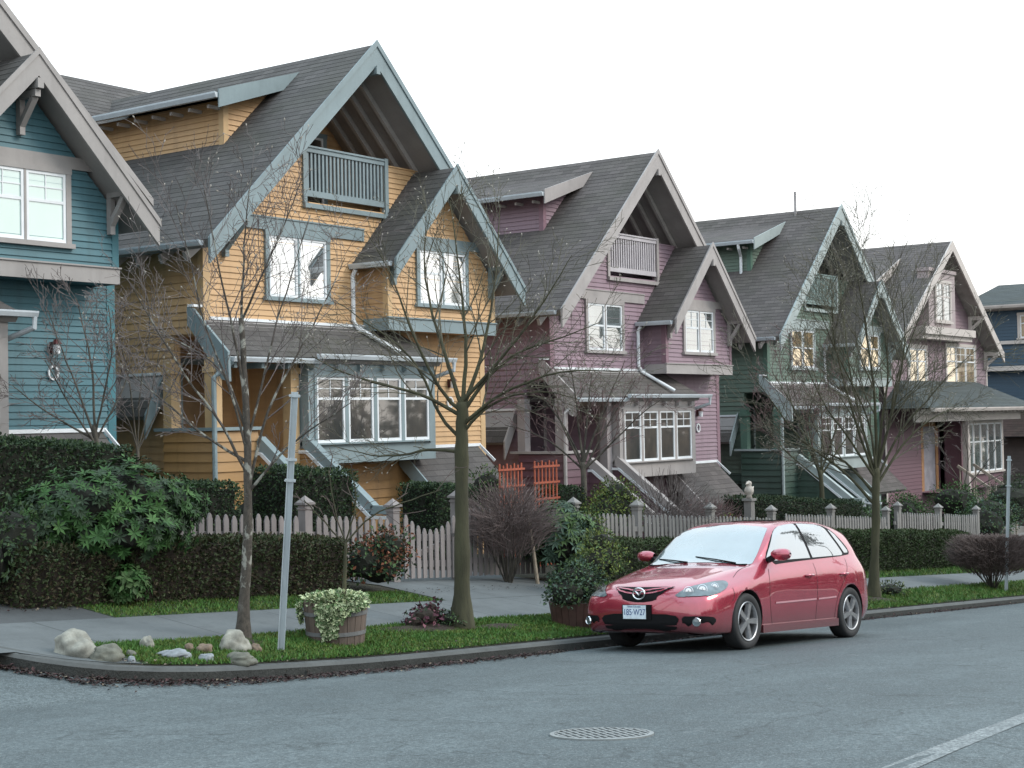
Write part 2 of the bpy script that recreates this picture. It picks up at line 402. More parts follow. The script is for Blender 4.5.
# ------------------------------------------------------------------ building helpers (local coordinates of the house)
def siding(mb, O, u, n, xlim, zb, zt, e, holes=(), mi=0, t=0.021):
    """lapped boards on a wall: each board is tilted, its lower edge stands proud and shades the board below"""
    O = Vector(O); u = Vector(u); n = Vector(n)
    z = zb
    while z < zt-1e-4:
        z1 = min(z+e, zt)
        l0, r0 = xlim(z); l1, r1 = xlim(z1)
        if r0 > l0:
            l1, r1 = (min(l1, (l1+r1)/2), max(r1, (l1+r1)/2)) if r1 >= l1 else ((l1+r1)/2,)*2
            segs = [(l0, r0, l1, r1)]
            zm = (z+z1)/2
            for hx0, hx1, hz0, hz1 in holes:
                if hz0 < zm < hz1:
                    ns = []
                    for a0, b0, a1, b1 in segs:
                        if b0 <= hx0 or a0 >= hx1: ns.append((a0,b0,a1,b1)); continue
                        if a0 < hx0: ns.append((a0, hx0, min(a1, hx0), min(hx0, b1)))
                        if b0 > hx1: ns.append((hx1, b0, max(hx1, a1), max(b1, hx1)))
                    segs = ns
            for a0, b0, a1, b1 in segs:
                if b0-a0 < 0.005: continue
                tt = t*rnd.uniform(0.85, 1.15)
                Z = Vector((0,0,1))
                p = [O+u*a0+n*tt+Z*z, O+u*b0+n*tt+Z*z, O+u*b1+n*0.002+Z*z1, O+u*a1+n*0.002+Z*z1]
                mb.face(p, mi)
                mb.face([O+u*a0+n*tt+Z*z, O+u*a0+Z*z, O+u*b0+Z*z, O+u*b0+n*tt+Z*z], mi)
        z = z1
def rect_wall(mb, O, u, n, x0, x1, zb, zt, e, holes=(), mi=0, t=0.021):
    siding(mb, O, u, n, lambda z: (x0, x1), zb, zt, e, holes, mi, t)
def roof_plane(mb, A, B, C, D, e=0.14, mi=0, t=0.006):
    """shingle courses from the eave A-B up to D-C (D above A)"""
    A, B, C, D = (Vector(p) for p in (A, B, C, D))
    n = (B-A).cross(D-A).normalized()
    if n.z < 0: n = -n
    L = ((D-A).length+(C-B).length)/2; k = max(1, int(L/e)); W = (B-A).length or 1; o0 = rnd.uniform(0, 5)
    ud = (B-A).normalized() if (B-A).length > 0.01 else (C-D).normalized()
    for i in range(k):
        f0 = i/k; f1 = (i+1)/k; tt = t*rnd.uniform(0.8, 1.25)
        a = A.lerp(D, f0); b = B.lerp(C, f0); c = B.lerp(C, f1); d = A.lerp(D, f1)
        v0 = i*0.14; v1 = v0+0.14
        U = lambda p: (p-A).dot(ud)+o0
        mb.face([a+n*tt, b+n*tt, c+n*0.002, d+n*0.002], mi, [(U(a), v0), (U(b), v0), (U(c), v1), (U(d), v1)])
        mb.face([a, b, b+n*tt, a+n*tt], mi, [(U(a), v0), (U(b), v0), (U(b), v0+.01), (U(a), v0+.01)])
def slab(mb, A, B, C, D, th, mi=0, gap=0.004):
    """roof deck below the shingles"""
    A, B, C, D = (Vector(p) for p in (A, B, C, D)); n = (B-A).cross(D-A).normalized()
    if n.z < 0: n = -n
    T = [p-n*gap for p in (A, B, C, D)]; Bm = [p-n*th for p in (A, B, C, D)]
    if (T[1]-T[0]).cross(T[3]-T[0]).z < 0: T = T[::-1]; Bm = Bm[::-1]
    mb.hexa(Bm+T, mi)
def window(parent, O, u, n, x0, x1, z0, z1, casing, frame, glass, sash=2, bars='upper', cw=0.09, sill=True, label=None, transom=0.36, proud=0.035, rails=True, mul=0.02):
    """window > frame, pane"""
    O = Vector(O); u = Vector(u); n = Vector(n); Z = Vector((0,0,1))
    def P(x, z, d): return O+u*x+Z*z+n*d
    def bx(mb, a0, a1, b0, b1, d0, d1, mi=0):
        p = [P(a0,b0,d0), P(a1,b0,d0), P(a1,b0,d1), P(a0,b0,d1), P(a0,b1,d0), P(a1,b1,d0), P(a1,b1,d1), P(a0,b1,d1)]
        if u.cross(Z).dot(n) < 0: pass
        mb.hexa(p if u.cross(n).z > 0 else [p[1],p[0],p[3],p[2],p[5],p[4],p[7],p[6]], mi)
    mb = MB(); pr = 0.02+proud
    bx(mb, x0, x0+cw, z0, z1-cw, 0.0, pr); bx(mb, x1-cw, x1, z0, z1-cw, 0.0, pr); bx(mb, x0-0.01, x1+0.01, z1-cw, z1, 0.0, pr+0.006)
    if sill: bx(mb, x0-0.04, x1+0.04, z0-0.07, z0, 0.0, pr+0.035)
    w = mb.build('window', casing, parent)
    if label: w['label'] = label
    ix0, ix1, iz0, iz1 = x0+cw, x1-cw, z0+(0.0 if sill else cw), z1-cw
    fr = MB(); pa = MB(); sw = (ix1-ix0)/sash
    for i in range(sash):
        a = ix0+i*sw; b = a+sw; fw = 0.045
        if sash > 1 and cw > 0.05:
            if i > 0: a += mul
            if i < sash-1: b -= mul
        bx(fr, a, a+fw, iz0, iz1, 0.004, pr-0.012); bx(fr, b-fw, b, iz0, iz1, 0.004, pr-0.012)
        bx(fr, a+fw, b-fw, iz0, iz0+fw*1.2, 0.004, pr-0.012); bx(fr, a+fw, b-fw, iz1-fw, iz1, 0.004, pr-0.012)
        zt = iz1-(iz1-iz0)*transom
        if rails: bx(fr, a+fw, b-fw, zt-0.022, zt+0.022, 0.004, pr-0.016)
        if bars == 'upper':
            m = (a+b)/2; bx(fr, m-0.009, m+0.009, zt+0.022, iz1-fw, 0.004, pr-0.022)
            h = (zt+0.022+iz1-fw)/2; bx(fr, a+fw, m-0.009, h-0.009, h+0.009, 0.004, pr-0.022); bx(fr, m+0.009, b-fw, h-0.009, h+0.009, 0.004, pr-0.022)
        bx(pa, a+fw-0.003, b-fw+0.003, iz0+0.01, iz1-0.01, 0.002, 0.022)
    if sash > 1 and cw > 0.05:
        mbm = MB()
        for i in range(1, sash):
            bx(mbm, ix0+i*sw-mul+0.0005, ix0+i*sw+mul-0.0005, iz0, iz1, 0.0, pr-0.004)
        mbm.build_each('mullion', casing, w)
    fr.build('frame', frame, w); pa.build('pane', glass, w)
    return w
def gable_boards(mb, x0, z0, x1, z1, y, depth, th=0.05, mi=0, drop=0.0):
    """barge board from foot (x0,z0) up to apex (x1,z1) in the plane y, vertical depth"""
    mb.prism([(x0,y,z0), (x1,y,z1), (x1,y,z1-depth), (x0,y,z0-depth-drop)], (0,th,0), mi)
def gutter(mb, a, b, r=0.055, mi=0):
    """half round gutter between two points"""
    a = Vector(a); b = Vector(b); d = (b-a).normalized(); s = Vector((d.y, -d.x, 0)).normalized(); Z = Vector((0,0,1))
    mb.mark(); pr = []
    for p in (a, b):
        pr.append([p+s*r*1.1+Z*0.0, p+s*r*1.1-Z*r*0.5, p+s*r*0.6-Z*r*1.7, p-s*r*0.6-Z*r*1.7, p-s*r*1.1-Z*r*0.5, p-s*r*1.1, p-s*r*0.8-Z*0.01, p+s*r*0.8-Z*0.01])
    n = len(pr[0])
    for i in range(n): mb.face([pr[0][i], pr[1][i], pr[1][(i+1) % n], pr[0][(i+1) % n]], mi)
    mb.face(pr[0][::-1], mi); mb.face(pr[1], mi)

def row_house(xc, z0, label, C, blind=None):
    """one of the gabled wooden row houses; local x along the street, y into the lot (0 = front wall), z from the lot"""
    H = empty('row_house', (xc, 19.0, z0), label, 'house', 'gabled wooden houses along the street')
    W, WL, T, TR, RF = C['wall'], C['wall_low'], C['trim'], C['frame'], C['roof']
    Fr, In = (0,-1,0), (1,0,0)
    SLP, ZA, HW, EX, RY, XA, HL = 0.95, 9.29, 3.75, 4.15, -0.6, -0.15, 3.87
    zr = lambda x: ZA-SLP*abs(x)                                 # x measured from the ridge at XA
    YB = 11.0
    # ---- walls
    mb = MB(); e = 0.1
    XP = -2.03                                                   # porch recess, left of the bay window
    def xl(z):
        lim = (ZA-0.27-z)/SLP
        return (max(-HL, XA-lim), min(HW, XA+lim))
    siding(mb, (0,0,0), In, Fr, xl, 1.62, 7.25, e, [(-HL-1, XP, 1.3, 3.85), (-1.4, 0.72, 6.3, 7.3)], 0)
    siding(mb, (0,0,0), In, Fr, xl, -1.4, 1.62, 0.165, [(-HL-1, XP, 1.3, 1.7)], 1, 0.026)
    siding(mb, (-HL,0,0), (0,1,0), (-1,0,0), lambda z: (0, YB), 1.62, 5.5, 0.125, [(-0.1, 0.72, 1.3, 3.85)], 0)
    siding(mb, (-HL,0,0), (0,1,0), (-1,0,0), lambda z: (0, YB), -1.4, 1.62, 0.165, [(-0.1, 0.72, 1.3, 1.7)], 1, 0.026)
    siding(mb, (HW,0,0), (0,1,0), (1,0,0), lambda z: (0, YB), -1.4, 5.5, 0.125, [], 0)
    # solid core behind the boards
    mb.box((XP+0.02, 0.005, -1.4), (HW-0.005, 0.12, 6.3), 0)
    mb.box((-HL+0.005, 0.005, 3.85), (XP+0.02, 0.12, 5.45), 0); mb.box((-HL+0.005, 0.005, -1.4), (XP+0.02, 0.12, 1.3), 0)
    mb.box((-HL+0.005, 0.72, -1.4), (-HL+0.12, YB, 5.45), 0); mb.box((-HL+0.005, 0.125, 3.85), (-HL+0.12, 0.715, 5.45), 0); mb.box((-HL+0.005, 0.125, -1.4), (-HL+0.12, 0.715, 1.3), 0)
    mb.box((HW-0.12, 0.125, -1.4), (HW-0.005, YB, 5.45), 0); mb.box((-HL, YB-0.1, -1.4), (HW, YB, 5.5), 0)
    mb.prism([(-HL+0.1,0.005,5.455),(-2.9,0.005,6.27),(-1.41,0.005,6.3),(-1.41,0.005,7.24),(-2.05,0.005,7.24)], (0,0.1,0), 0)
    mb.prism([(HW-0.1,0.005,5.30),(2.75,0.005,6.2),(0.73,0.005,6.305),(0.73,0.005,7.24),(1.7,0.005,7.24)], (0,0.1,0), 0)
    # porch recess
    rect_wall(mb, (0,1.2,0), In, Fr, -HW+0.12, XP+0.4, 1.35, 3.85, e, [], 0)
    mb.face([(XP,0.0,1.3),(XP,1.2,1.3),(XP,1.2,3.85),(XP,0.0,3.85)], 0)
    mb.face([(-HW,0,3.84),(XP,0,3.84),(XP,1.2,3.84),(-HW,1.2,3.84)], 0)
    mb.face([(-HW-.4,-0.5,1.34),(XP,-0.5,1.34),(XP,1.2,1.34),(-HW-.4,1.2,1.34)], 1)
    # roof-top balcony: floor, back wall
    mb.face([(-2.9,0.1,6.29),(2.7,0.1,6.29),(2.7,1.5,6.29),(-2.9,1.5,6.29)], 0)
    siding(mb, (0,1.5,0), In, Fr, lambda z: (max(-2.6,XA-(ZA-0.2-z)/SLP), min(2.5,XA+(ZA-0.2-z)/SLP)), 6.3, 8.95, e, [], 0)
    # bay over the entrance (upper floor) and its gable
    bx0, bx1, by, sa, sz, ss = 0.1, 3.35, -0.6, 1.62, 7.18, 1.04
    def xb(z):
        lim = (sz-0.28-z)/ss
        return (max(bx0, sa-lim), min(bx1, sa+lim))
    siding(mb, (0,by,0), In, Fr, xb, 4.24, sz-0.3, e, [], 0)
    rect_wall(mb, (bx0,by,0), (0,1,0), (-1,0,0), 0, 0.6, 4.24, 5.45, e, [], 0)
    rect_wall(mb, (bx1,by,0), (0,1,0), (1,0,0), 0, 0.6, 4.24, 5.2, e, [], 0)
    mb.box((bx0+0.005, by+0.006, 4.05), (bx1-0.005, -0.006, 5.0), 0)
    # dormer walls
    siding(mb, (-2.1,0,0), (0,1,0), (-1,0,0), lambda z: (1.35, 5.4), 7.3, 8.24, e, [], 0)
    siding(mb, (0,1.35,0), In, Fr, lambda z: (max(-2.1, -2.5+(z+0.1-8.28)/0.318), XA-(ZA-z)/SLP), 7.3, 8.72, e, [], 0)
    # entry porch: parapets and stair walls in wide boards
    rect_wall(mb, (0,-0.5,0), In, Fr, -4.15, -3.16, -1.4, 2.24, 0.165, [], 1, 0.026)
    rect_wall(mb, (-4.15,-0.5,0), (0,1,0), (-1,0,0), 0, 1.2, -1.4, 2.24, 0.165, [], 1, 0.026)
    mb.box((-4.145,-0.495,-1.4), (-3.16,-0.4,2.24), 1); mb.box((-4.145,-0.395,-1.4), (-4.05,0.7,2.24), 1)
    mb.face([(-3.16,-0.5,-1.4),(-3.16,-0.4,-1.4),(-3.16,-0.4,2.24),(-3.16,-0.5,2.24)], 1)
    for xs_ in (-3.12, -2.03):
        for dx, nn in ((-0.06, -1), (0.06, 1)):
            X = xs_+dx; zz = -1.4
            while zz < 1.9:
                z1 = min(zz+0.165, 1.9)
                f0 = lambda z: min(-0.5, max(-2.08, -0.5-(1.92-max(z, 0.75))/0.76)) if z > 0.75 else -2.08
                a0, a1 = f0(zz), f0(z1)
                p = [(X+nn*0.018, a0, zz), (X+nn*0.018, -0.4, zz), (X+nn*0.002, -0.4, z1), (X+nn*0.002, a1, z1)]
                mb.face(p if nn < 0 else p[::-1], 1)
                mb.face([(X, a0, zz), (X, -0.4, zz), (X+nn*0.018, -0.4, zz), (X+nn*0.018, a0, zz)], 1)
                zz = z1
        mb.face([(xs_-0.06,-2.08,-1.4),(xs_+0.06,-2.08,-1.4),(xs_+0.06,-2.08,0.75),(xs_-0.06,-2.08,0.75)], 1)
    # lower bay: skirt wall core
    lx0, lx1, ly = -2.03, 1.35, -0.6
    mb.box((lx0+0.01, ly+0.01, 1.63), (lx1-0.01, -0.006, 3.6), 0)
    # corner boards
    mb.build('wall', [W, WL], H)
    # ---- trim
    mb = MB()
    mb.box((-3.3,-0.05,5.72), (0.095,-0.005,5.93)); mb.box((-3.3,-0.07,5.93), (0.095,-0.005,5.955))
    mb.box((bx0-0.03,by-0.035,4.03), (bx1+0.03,by+0.005,4.26)); mb.box((bx0-0.035,by+0.006,4.03), (bx0+0.004,-0.02,4.26)); mb.box((bx1-0.004,by+0.006,4.03), (bx1+0.035,-0.02,4.26))
    mb.box((bx0-0.05,by-0.06,4.262), (bx1+0.05,by+0.004,4.285))
    mb.box((0.35,by-0.045,5.68), (2.95,by-0.004,5.86))
    mb.box((-1.5,-0.09,6.2), (0.82,-0.005,6.285))                # ledge below the balcony rail
    mb.box((-1.5,-0.05,6.29), (-1.41,0.05,7.36)); mb.box((0.725,-0.05,6.29), (0.82,0.05,7.36))
    # lower bay skirt and head
    mb.box((lx0-0.04,ly-0.03,1.62), (lx1+0.04,ly+0.008,1.95)); mb.box((lx0-0.04,ly+0.01,1.62), (lx0+0.004,-0.01,3.4)); mb.box((lx1-0.004,ly+0.01,1.62), (lx1+0.04,-0.01,3.4))
    mb.box((lx0-0.04,ly-0.035,3.17), (lx1+0.04,ly+0.008,3.44))
    mb.box((lx0-0.04,ly-0.032,1.952), (lx0+0.13,ly+0.008,3.168)); mb.box((lx1-0.13,ly-0.032,1.952), (lx1+0.04,ly+0.008,3.168))
    mb.box((lx0+0.131,ly-0.10,1.955), (lx1-0.131,ly+0.008,1.985))
    # small knee bracket at the bay's lower right corner and under the sub gable
    mb.build_each('trim_board', T, H)
    mb = MB()
    for X in (-HL, HW):
        s = 1 if X > 0 else -1
        mb.box((X-0.13 if s > 0 else X-0.022, -0.024, 3.88 if s < 0 else -1.4), (X+0.022 if s > 0 else X+0.13, -0.002, 5.35))
        if s < 0: mb.box((X-0.024, -0.001, 3.88), (X-0.002, 0.1, 5.35))
    for X, s in ((bx0, -1), (bx1, 1)):
        mb.box((X-0.022 if s < 0 else X-0.1, by-0.024, 4.287), (X+0.1 if s < 0 else X+0.022, by-0.002, 5.25))
        mb.box((X-0.024 if s < 0 else X+0.002, by-0.001, 4.287), (X-0.002 if s < 0 else X+0.024, by+0.1, 5.3))
    mb.box((-2.125,1.325,7.2), (-2.0,1.348,8.2)); mb.box((-2.125,1.35,7.2), (-2.102,1.45,8.2))
    mb.build_each('corner_board', C['corner'], H)
    # ---- porch posts, rails
    for px, py in ((-4.04,-0.39), (-4.04,0.62), (-2.2,-0.34)):
        q = MB(); q.box((px-0.1,py-0.1,1.3 if py > -0.45 else 2.2), (px+0.1,py+0.1,3.45)); q.box((px-0.125,py-0.125,3.2), (px+0.125,py+0.125,3.3)); q.build('porch_post', C['post'], H)
    mb = MB()
    mb.box((-4.2,-0.56,2.245), (-3.1,-0.36,2.30)); mb.box((-4.2,-0.355,2.245), (-4.0,0.9,2.30))
    mb.build_each('parapet_cap', T, H)
    mb = MB()
    for xs_ in (-3.12, -2.03):
        mb.mark(); mb.auto = False; a = (xs_,-0.5,2.05); b = (xs_,-2.05,0.87)
        mb.beam(a, b, 0.15, 0.2); mb.beam((xs_,-0.5,2.04), (xs_,-0.2,2.04), 0.15, 0.2)
        mb.beam((xs_,-2.05,0.87), (xs_,-2.4,0.87), 0.15, 0.14)
    mb.build_each('stair_rail', T, H)
    mb = MB()
    for xs_ in (-3.12, -2.03):
        mb.mark(); mb.auto = False
        mb.beam((xs_-0.095,-0.62,1.84), (xs_-0.095,-2.06,0.745), 0.03, 0.055); mb.beam((xs_-0.095,-0.15,1.845), (xs_-0.095,-0.62,1.845), 0.03, 0.055); mb.beam((xs_-0.095,-2.06,0.75), (xs_-0.095,-2.5,0.75), 0.03, 0.055)
    mb.build_each('flashing', C['white'], H)
    mb = MB(); zs = 1.33; k = 7
    for i in range(k):
        z1 = zs-(i+1)*0.19; mb.box((-3.05,-0.5-(i+1)*0.25,-1.0), (-2.1,-0.5-i*0.25,z1))
    mb.build('stairs', C['step'], H)
    # door in the porch
    d = MB(); d.box((-3.35,1.13,1.36), (-2.55,1.17,3.4)); d = d.build('door', C['door'], H)
    q = MB(); q.box((-3.45,1.12,1.36), (-3.352,1.19,3.5)); q.box((-2.548,1.12,1.36), (-2.45,1.19,3.5)); q.box((-3.45,1.12,3.402), (-2.45,1.19,3.5)); q.build('frame', T, d)
    q = MB(); q.tube([(-2.62,1.12,2.35),(-2.62,1.06,2.35)], 0.03, 8); q.build('handle', C['metal'], d)
    # ---- roof
    mb = MB()
    roof_plane(mb, (XA-EX,RY,zr(EX)), (XA-EX,YB+.3,zr(EX)), (XA,YB+.3,ZA), (XA,RY,ZA), mi=0)
    roof_plane(mb, (XA+EX,RY,zr(EX)), (XA+EX,YB+.3,zr(EX)), (XA,YB+.3,ZA), (XA,RY,ZA), mi=0)
    slab(mb, (XA-EX,RY+.02,zr(EX)), (XA-EX,YB+.28,zr(EX)), (XA,YB+.28,ZA), (XA,RY+.02,ZA), 0.16, 1)
    slab(mb, (XA+EX,RY+.02,zr(EX)), (XA+EX,YB+.28,zr(EX)), (XA,YB+.28,ZA), (XA,RY+.02,ZA), 0.16, 1)
    # sub gable roof
    SY, sl, sr = -1.05, -0.22, 3.77
    zs_ = lambda x: sz-ss*abs(x-sa)
    roof_plane(mb, (sl,SY,zs_(sl)), (sl,0.02,zs_(sl)), (sa,0.02,sz), (sa,SY,sz), mi=0)
    roof_plane(mb, (sr,SY,zs_(sr)), (sr,0.02,zs_(sr)), (sa,0.02,sz), (sa,SY,sz), mi=0)
    slab(mb, (sl,SY+.02,zs_(sl)), (sl,0.0,zs_(sl)), (sa,0.0,sz), (sa,SY+.02,sz), 0.13, 1)
    slab(mb, (sr,SY+.02,zs_(sr)), (sr,0.0,zs_(sr)), (sa,0.0,sz), (sa,SY+.02,sz), 0.13, 1)
    # porch roof
    pz0, pz1, py1 = 4.10, 3.47, -0.76
    roof_plane(mb, (-4.05,py1,pz1), (1.62,py1,pz1), (0.85,-0.005,pz0), (-4.05,-0.005,pz0), mi=0)
    roof_plane(mb, (1.62,py1,pz1), (1.62,-0.01,pz1), (0.85,-0.01,pz0), (0.85,-0.012,pz0-0.001), mi=0)
    slab(mb, (-4.03,py1+.02,pz1), (1.5,py1+.02,pz1), (0.85,-0.02,pz0), (-4.03,-0.02,pz0), 0.12, 1)
    roof_plane(mb, (-4.05,0.0,pz0), (-HL-0.02,0.0,pz0), (-HL-0.02,0.12,pz0+.1), (-4.05,0.12,pz0+.1), mi=0)
    # small side roof and basement entry roof
    roof_plane(mb, (-4.32,0.95,2.5), (-4.32,3.6,2.5), (-HL,3.6,3.2), (-HL,0.95,3.2), mi=0)
    slab(mb, (-4.32,0.97,2.5), (-4.32,3.58,2.5), (-HL-.02,3.58,3.2), (-HL-.02,0.97,3.2), 0.1, 1)
    roof_plane(mb, (1.05,-1.0,0.85), (3.5,-1.0,0.85), (3.5,-0.02,1.80), (1.05,-0.02,1.80), mi=0)
    slab(mb, (1.05,-0.98,0.85), (3.5,-0.98,0.85), (3.5,-0.03,1.80), (1.05,-0.03,1.80), 0.1, 1)
    # dormer roof
    roof_plane(mb, (-2.5,1.0,8.28), (-2.5,5.6,8.28), (-0.30,5.6,8.98), (-0.30,1.0,8.98), mi=0)
    slab(mb, (-2.5,1.02,8.28), (-2.5,5.58,8.28), (-0.30,5.58,8.98), (-0.30,1.02,8.98), 0.09, 1)
    # rear cross roof
    roof_plane(mb, (-6.0,4.6,7.1), (-1.0,4.6,7.1), (1.5,7.3,9.75), (-6.0,7.3,9.75), mi=0)
    roof_plane(mb, (-6.0,10.0,7.1), (1.6,10.0,7.1), (1.5,7.3,9.75), (-6.0,7.3,9.75), mi=0)
    mb.prism([(-5.8,4.8,5.4),(-5.8,9.8,5.4),(-5.8,9.8,7.2),(-5.8,7.3,9.6),(-5.8,4.8,7.2)], (5.0,0,0), 1)
    if C.get('pipe'): mb.tube([(-0.3,0.75,8.9),(-0.3,0.75,9.85)], 0.04, 8, mi=2)
    roof = mb.build('roof', [RF, C['soffit'], C['white_grey']], H)
    # ---- barge boards
    bg_ = MB()
    for s in (-1, 1):
        gable_boards(bg_, XA+s*EX, zr(EX)+0.03, XA, ZA+0.03, RY-0.05, 0.42, 0.05)
        gable_boards(bg_, XA+s*(EX+.02), zr(EX)+0.055, XA, ZA+0.08, RY-0.075, 0.12, 0.024)
        xf = sl if s < 0 else sr
        gable_boards(bg_, xf, zs_(xf)+0.03, sa, sz+0.03, SY-0.05, 0.36, 0.05)
        gable_boards(bg_, xf+s*.02, zs_(xf)+0.055, sa, sz+0.075, SY-0.07, 0.10, 0.019)
    # porch roof left barge, dormer front barge, little side roofs
    bg_.prism([(-4.11,0.14,4.31),(-4.11,0.0,4.27),(-4.11,-0.82,3.52),(-4.11,-0.84,3.04),(-4.11,-0.66,3.08),(-4.11,0.0,3.86),(-4.11,0.14,4.0)], (0.05,0,0))
    bg_.prism([(-2.55,0.97,8.31),(-0.28,0.97,9.03),(-0.40,0.97,8.86),(-0.72,0.97,8.62),(-2.55,0.97,7.98)], (0,0.03,0))
    bg_.prism([(-4.36,0.91,2.53),(-HL-0.02,0.91,3.3),(-HL-0.02,0.91,2.9),(-4.36,0.91,2.12)], (0,0.04,0))
    bg_.prism([(1.0,-1.05,0.88),(1.0,-0.03,1.84),(1.0,-0.03,1.5),(1.0,-1.05,0.55)], (0.04,0,0))
    # beam ends and brackets
    for x, y, z, l in ((XA,RY-0.09,ZA-0.47,0.5), (sa,SY-0.09,sz-0.42,0.4)):
        q = MB(); q.box((x-0.05,y,z-0.09), (x+0.05,y+l,z+0.05)); q.build('beam_end', T, roof)
    for x, z, y0_, y1_ in ((-3.42,5.72,RY-0.02,-0.02), (3.2,5.32,SY-0.02,by-0.02), (0.2,5.42,SY-0.02,by-0.02)):
        q = MB(); q.box((x-0.045,y0_,z), (x+0.045,y1_,z+0.1)); q.box((x-0.044,y1_-0.09,z-0.55), (x+0.044,y1_,z-0.002))
        q.beam((x,y1_-0.05,z-0.42), (x,y0_+0.08,z-0.0), 0.075, 0.09, up=(1,0,0)); q.build('bracket', T, roof)
    if C.get('apex'):
        q = MB(); q.box((sa-.045,SY-.02,sz-.62), (sa+.045,by-.02,sz-.52)); q.box((sa-.044,by-.11,sz-1.12), (sa+.044,by-.02,sz-.622)); q.beam((sa,by-.07,sz-1.0), (sa,SY+.06,sz-.62), .075, .09, up=(1,0,0)); q.build('bracket', T, roof)
    bg_.build_each('barge_board', T, roof)
    q = MB()
    for i in range(9): q.box((-3.9+i*0.62,py1+0.02,pz1-0.2), (-3.83+i*0.62,py1+0.5,pz1-0.1))
    q.build_each('rafter', T, roof)
    # rafters under the open gable and rafter tails of the left eave
    rf = MB()
    for y in (0.03, 0.42, 0.82, 1.2):
        for s in (-1, 1): rf.beam((XA+s*0.05,y,ZA-0.29), (XA+s*2.35,y,ZA-0.24-SLP*2.35), 0.07, 0.16)
    for i in range(16):
        y = 0.0+i*0.6; rf.prism([(XA-EX+0.04,y,zr(EX)-0.16),(-HL,y,zr(HW)-0.2),(-HL,y,zr(HW)-0.42),(XA-EX+0.1,y,zr(EX)-0.3)], (0,0.07,0))
    for i in range(8):
        y = 1.4+i*0.5; rf.box((-2.40,y,8.05), (-2.1,y+0.05,8.11))
    rf.build_each('rafter', C['rafter'], roof)
    # ---- gutters and downpipes
    g = MB()
    gutter(g, (XA-EX-0.05,RY+0.1,zr(EX)+0.0), (XA-EX-0.05,YB,zr(EX)+0.0))
    gutter(g, (-2.56,1.0,8.26), (-2.56,5.6,8.26), 0.06)
    gutter(g, (-4.0,py1-0.05,pz1-0.02), (-1.95,py1-0.05,pz1-0.02), 0.05); gutter(g, (-2.1,py1-0.17,pz1+0.06), (1.66,py1-0.17,pz1+0.06), 0.05)
    gutter(g, (sl-0.05,SY+0.05,zs_(sl)+0.0), (sl-0.05,-0.02,zs_(sl)+0.0))
    g.build_each('gutter', C['gutter'], H)
    g = MB()
    g.box((-4.19,py1-0.1,pz1-0.2), (1.6,py1-0.002,pz1-0.07)) if False else None
    g.tube([(sl-0.02,-0.12,zs_(sl)-0.1),(sl-0.02,-0.05,zs_(sl)-0.22),(sl-0.02,-0.05,4.22),(sl+0.02,-0.12,4.08),(sl+0.5,-0.72,3.62)], 0.042, 8)
    g.build('downpipe', C['white'], H)
    g = MB()
    g.tube([(-3.96,py1-0.02,pz1-0.1),(-4.1,-0.62,pz1-0.28),(-4.2,-0.58,pz1-0.36),(-4.2,-0.58,-1.0)], 0.042, 8)
    g.build('downpipe', C['pipe_low'], H)
    g = MB()
    g.tube([(1.62,py1-0.17,pz1-0.02),(1.62,py1-0.17,pz1-0.17),(1.5,-0.4,pz1-0.33),(1.48,-0.06,pz1-0.38)], 0.04, 8)
    g.build('downpipe', C['gutter'], H)
    if C.get('pipe'):
        g = MB(); g.tube([(-2.56,1.5,8.2),(-2.52,1.5,8.05),(-2.17,1.62,7.85),(-2.17,1.62,7.25)], 0.045, 8); g.build('downpipe', C['white'], H)
    # white flashings
    f = MB()
    f.box((-HL+0.1,-0.05,4.10), (0.6,-0.016,4.15)); f.box((1.42,-0.06,1.80), (3.55,-0.02,1.86)); f.beam((3.53,-0.04,1.83), (3.57,-0.4,1.5), 0.03, 0.05)
    f.box((-2.15,1.3,7.235), (-2.118,5.4,7.275)); f.box((-4.12,0.0,4.30), (-HL,0.12,4.34)); f.box((-HL-0.05,0.95,3.2), (-HL-0.018,3.6,3.25))
    f.build_each('flashing', C['white'], H)
    # ---- balcony rail
    b = MB()
    b.box((-1.405,-0.035,7.22), (0.72,0.045,7.30)); b.box((-1.405,-0.06,7.302), (0.72,0.07,7.335)); b.box((-1.405,-0.02,6.42), (0.72,0.03,6.53))
    k = 21
    for i in range(k):
        x = -1.40+(i+0.5)*(2.115/k); b.box((x-0.024,-0.012,6.53), (x+0.024,0.022,7.22))
    b.build('balcony_railing', C['rail'], H)
    # ---- windows
    window(H, (0,0,0), In, Fr, -2.47, -0.84, 4.56, 5.72, T, TR, C['glass_up'], 2, C.get('bars_up'), transom=0.47, rails=bool(C.get('rails', True)))
    window(H, (0,by,0), In, Fr, 0.9, 2.49, 4.57, 5.68, T, TR, C['glass_sub'], 2, C.get('bars_sub'), transom=0.42)
    window(H, (0,ly,0), In, Fr, lx0+0.10, lx1-0.10, 1.93, 3.20, T, TR, C['glass_low'], 4, 'upper', cw=0.055, sill=False, transom=0.33, proud=0.035, mul=0.045)
    window(H, (0,1.5,0), In, Fr, -0.15, 0.72, 6.35, 8.0, T, TR, C['glass_low'], 1, None, rails=False, sill=False)
    window(H, (-HL,0,0), (0,1,0), (-1,0,0), 5.6, 6.6, 3.9, 5.0, T, TR, C['glass_low'], 1, None)
    # lantern and number plate beside the bay
    l = MB(); l.box((2.55,-0.06,3.0), (2.65,-0.012,3.16)); l.tube([(2.6,-0.12,2.98),(2.6,-0.12,3.12)], [0.05,0.06], 8, 1); l.tube([(2.6,-0.12,3.125),(2.6,-0.12,3.2)], [0.09,0.03], 8, 0)
    l.build('wall_lantern', [C['lantern'], C['white']], H)
    l = MB()
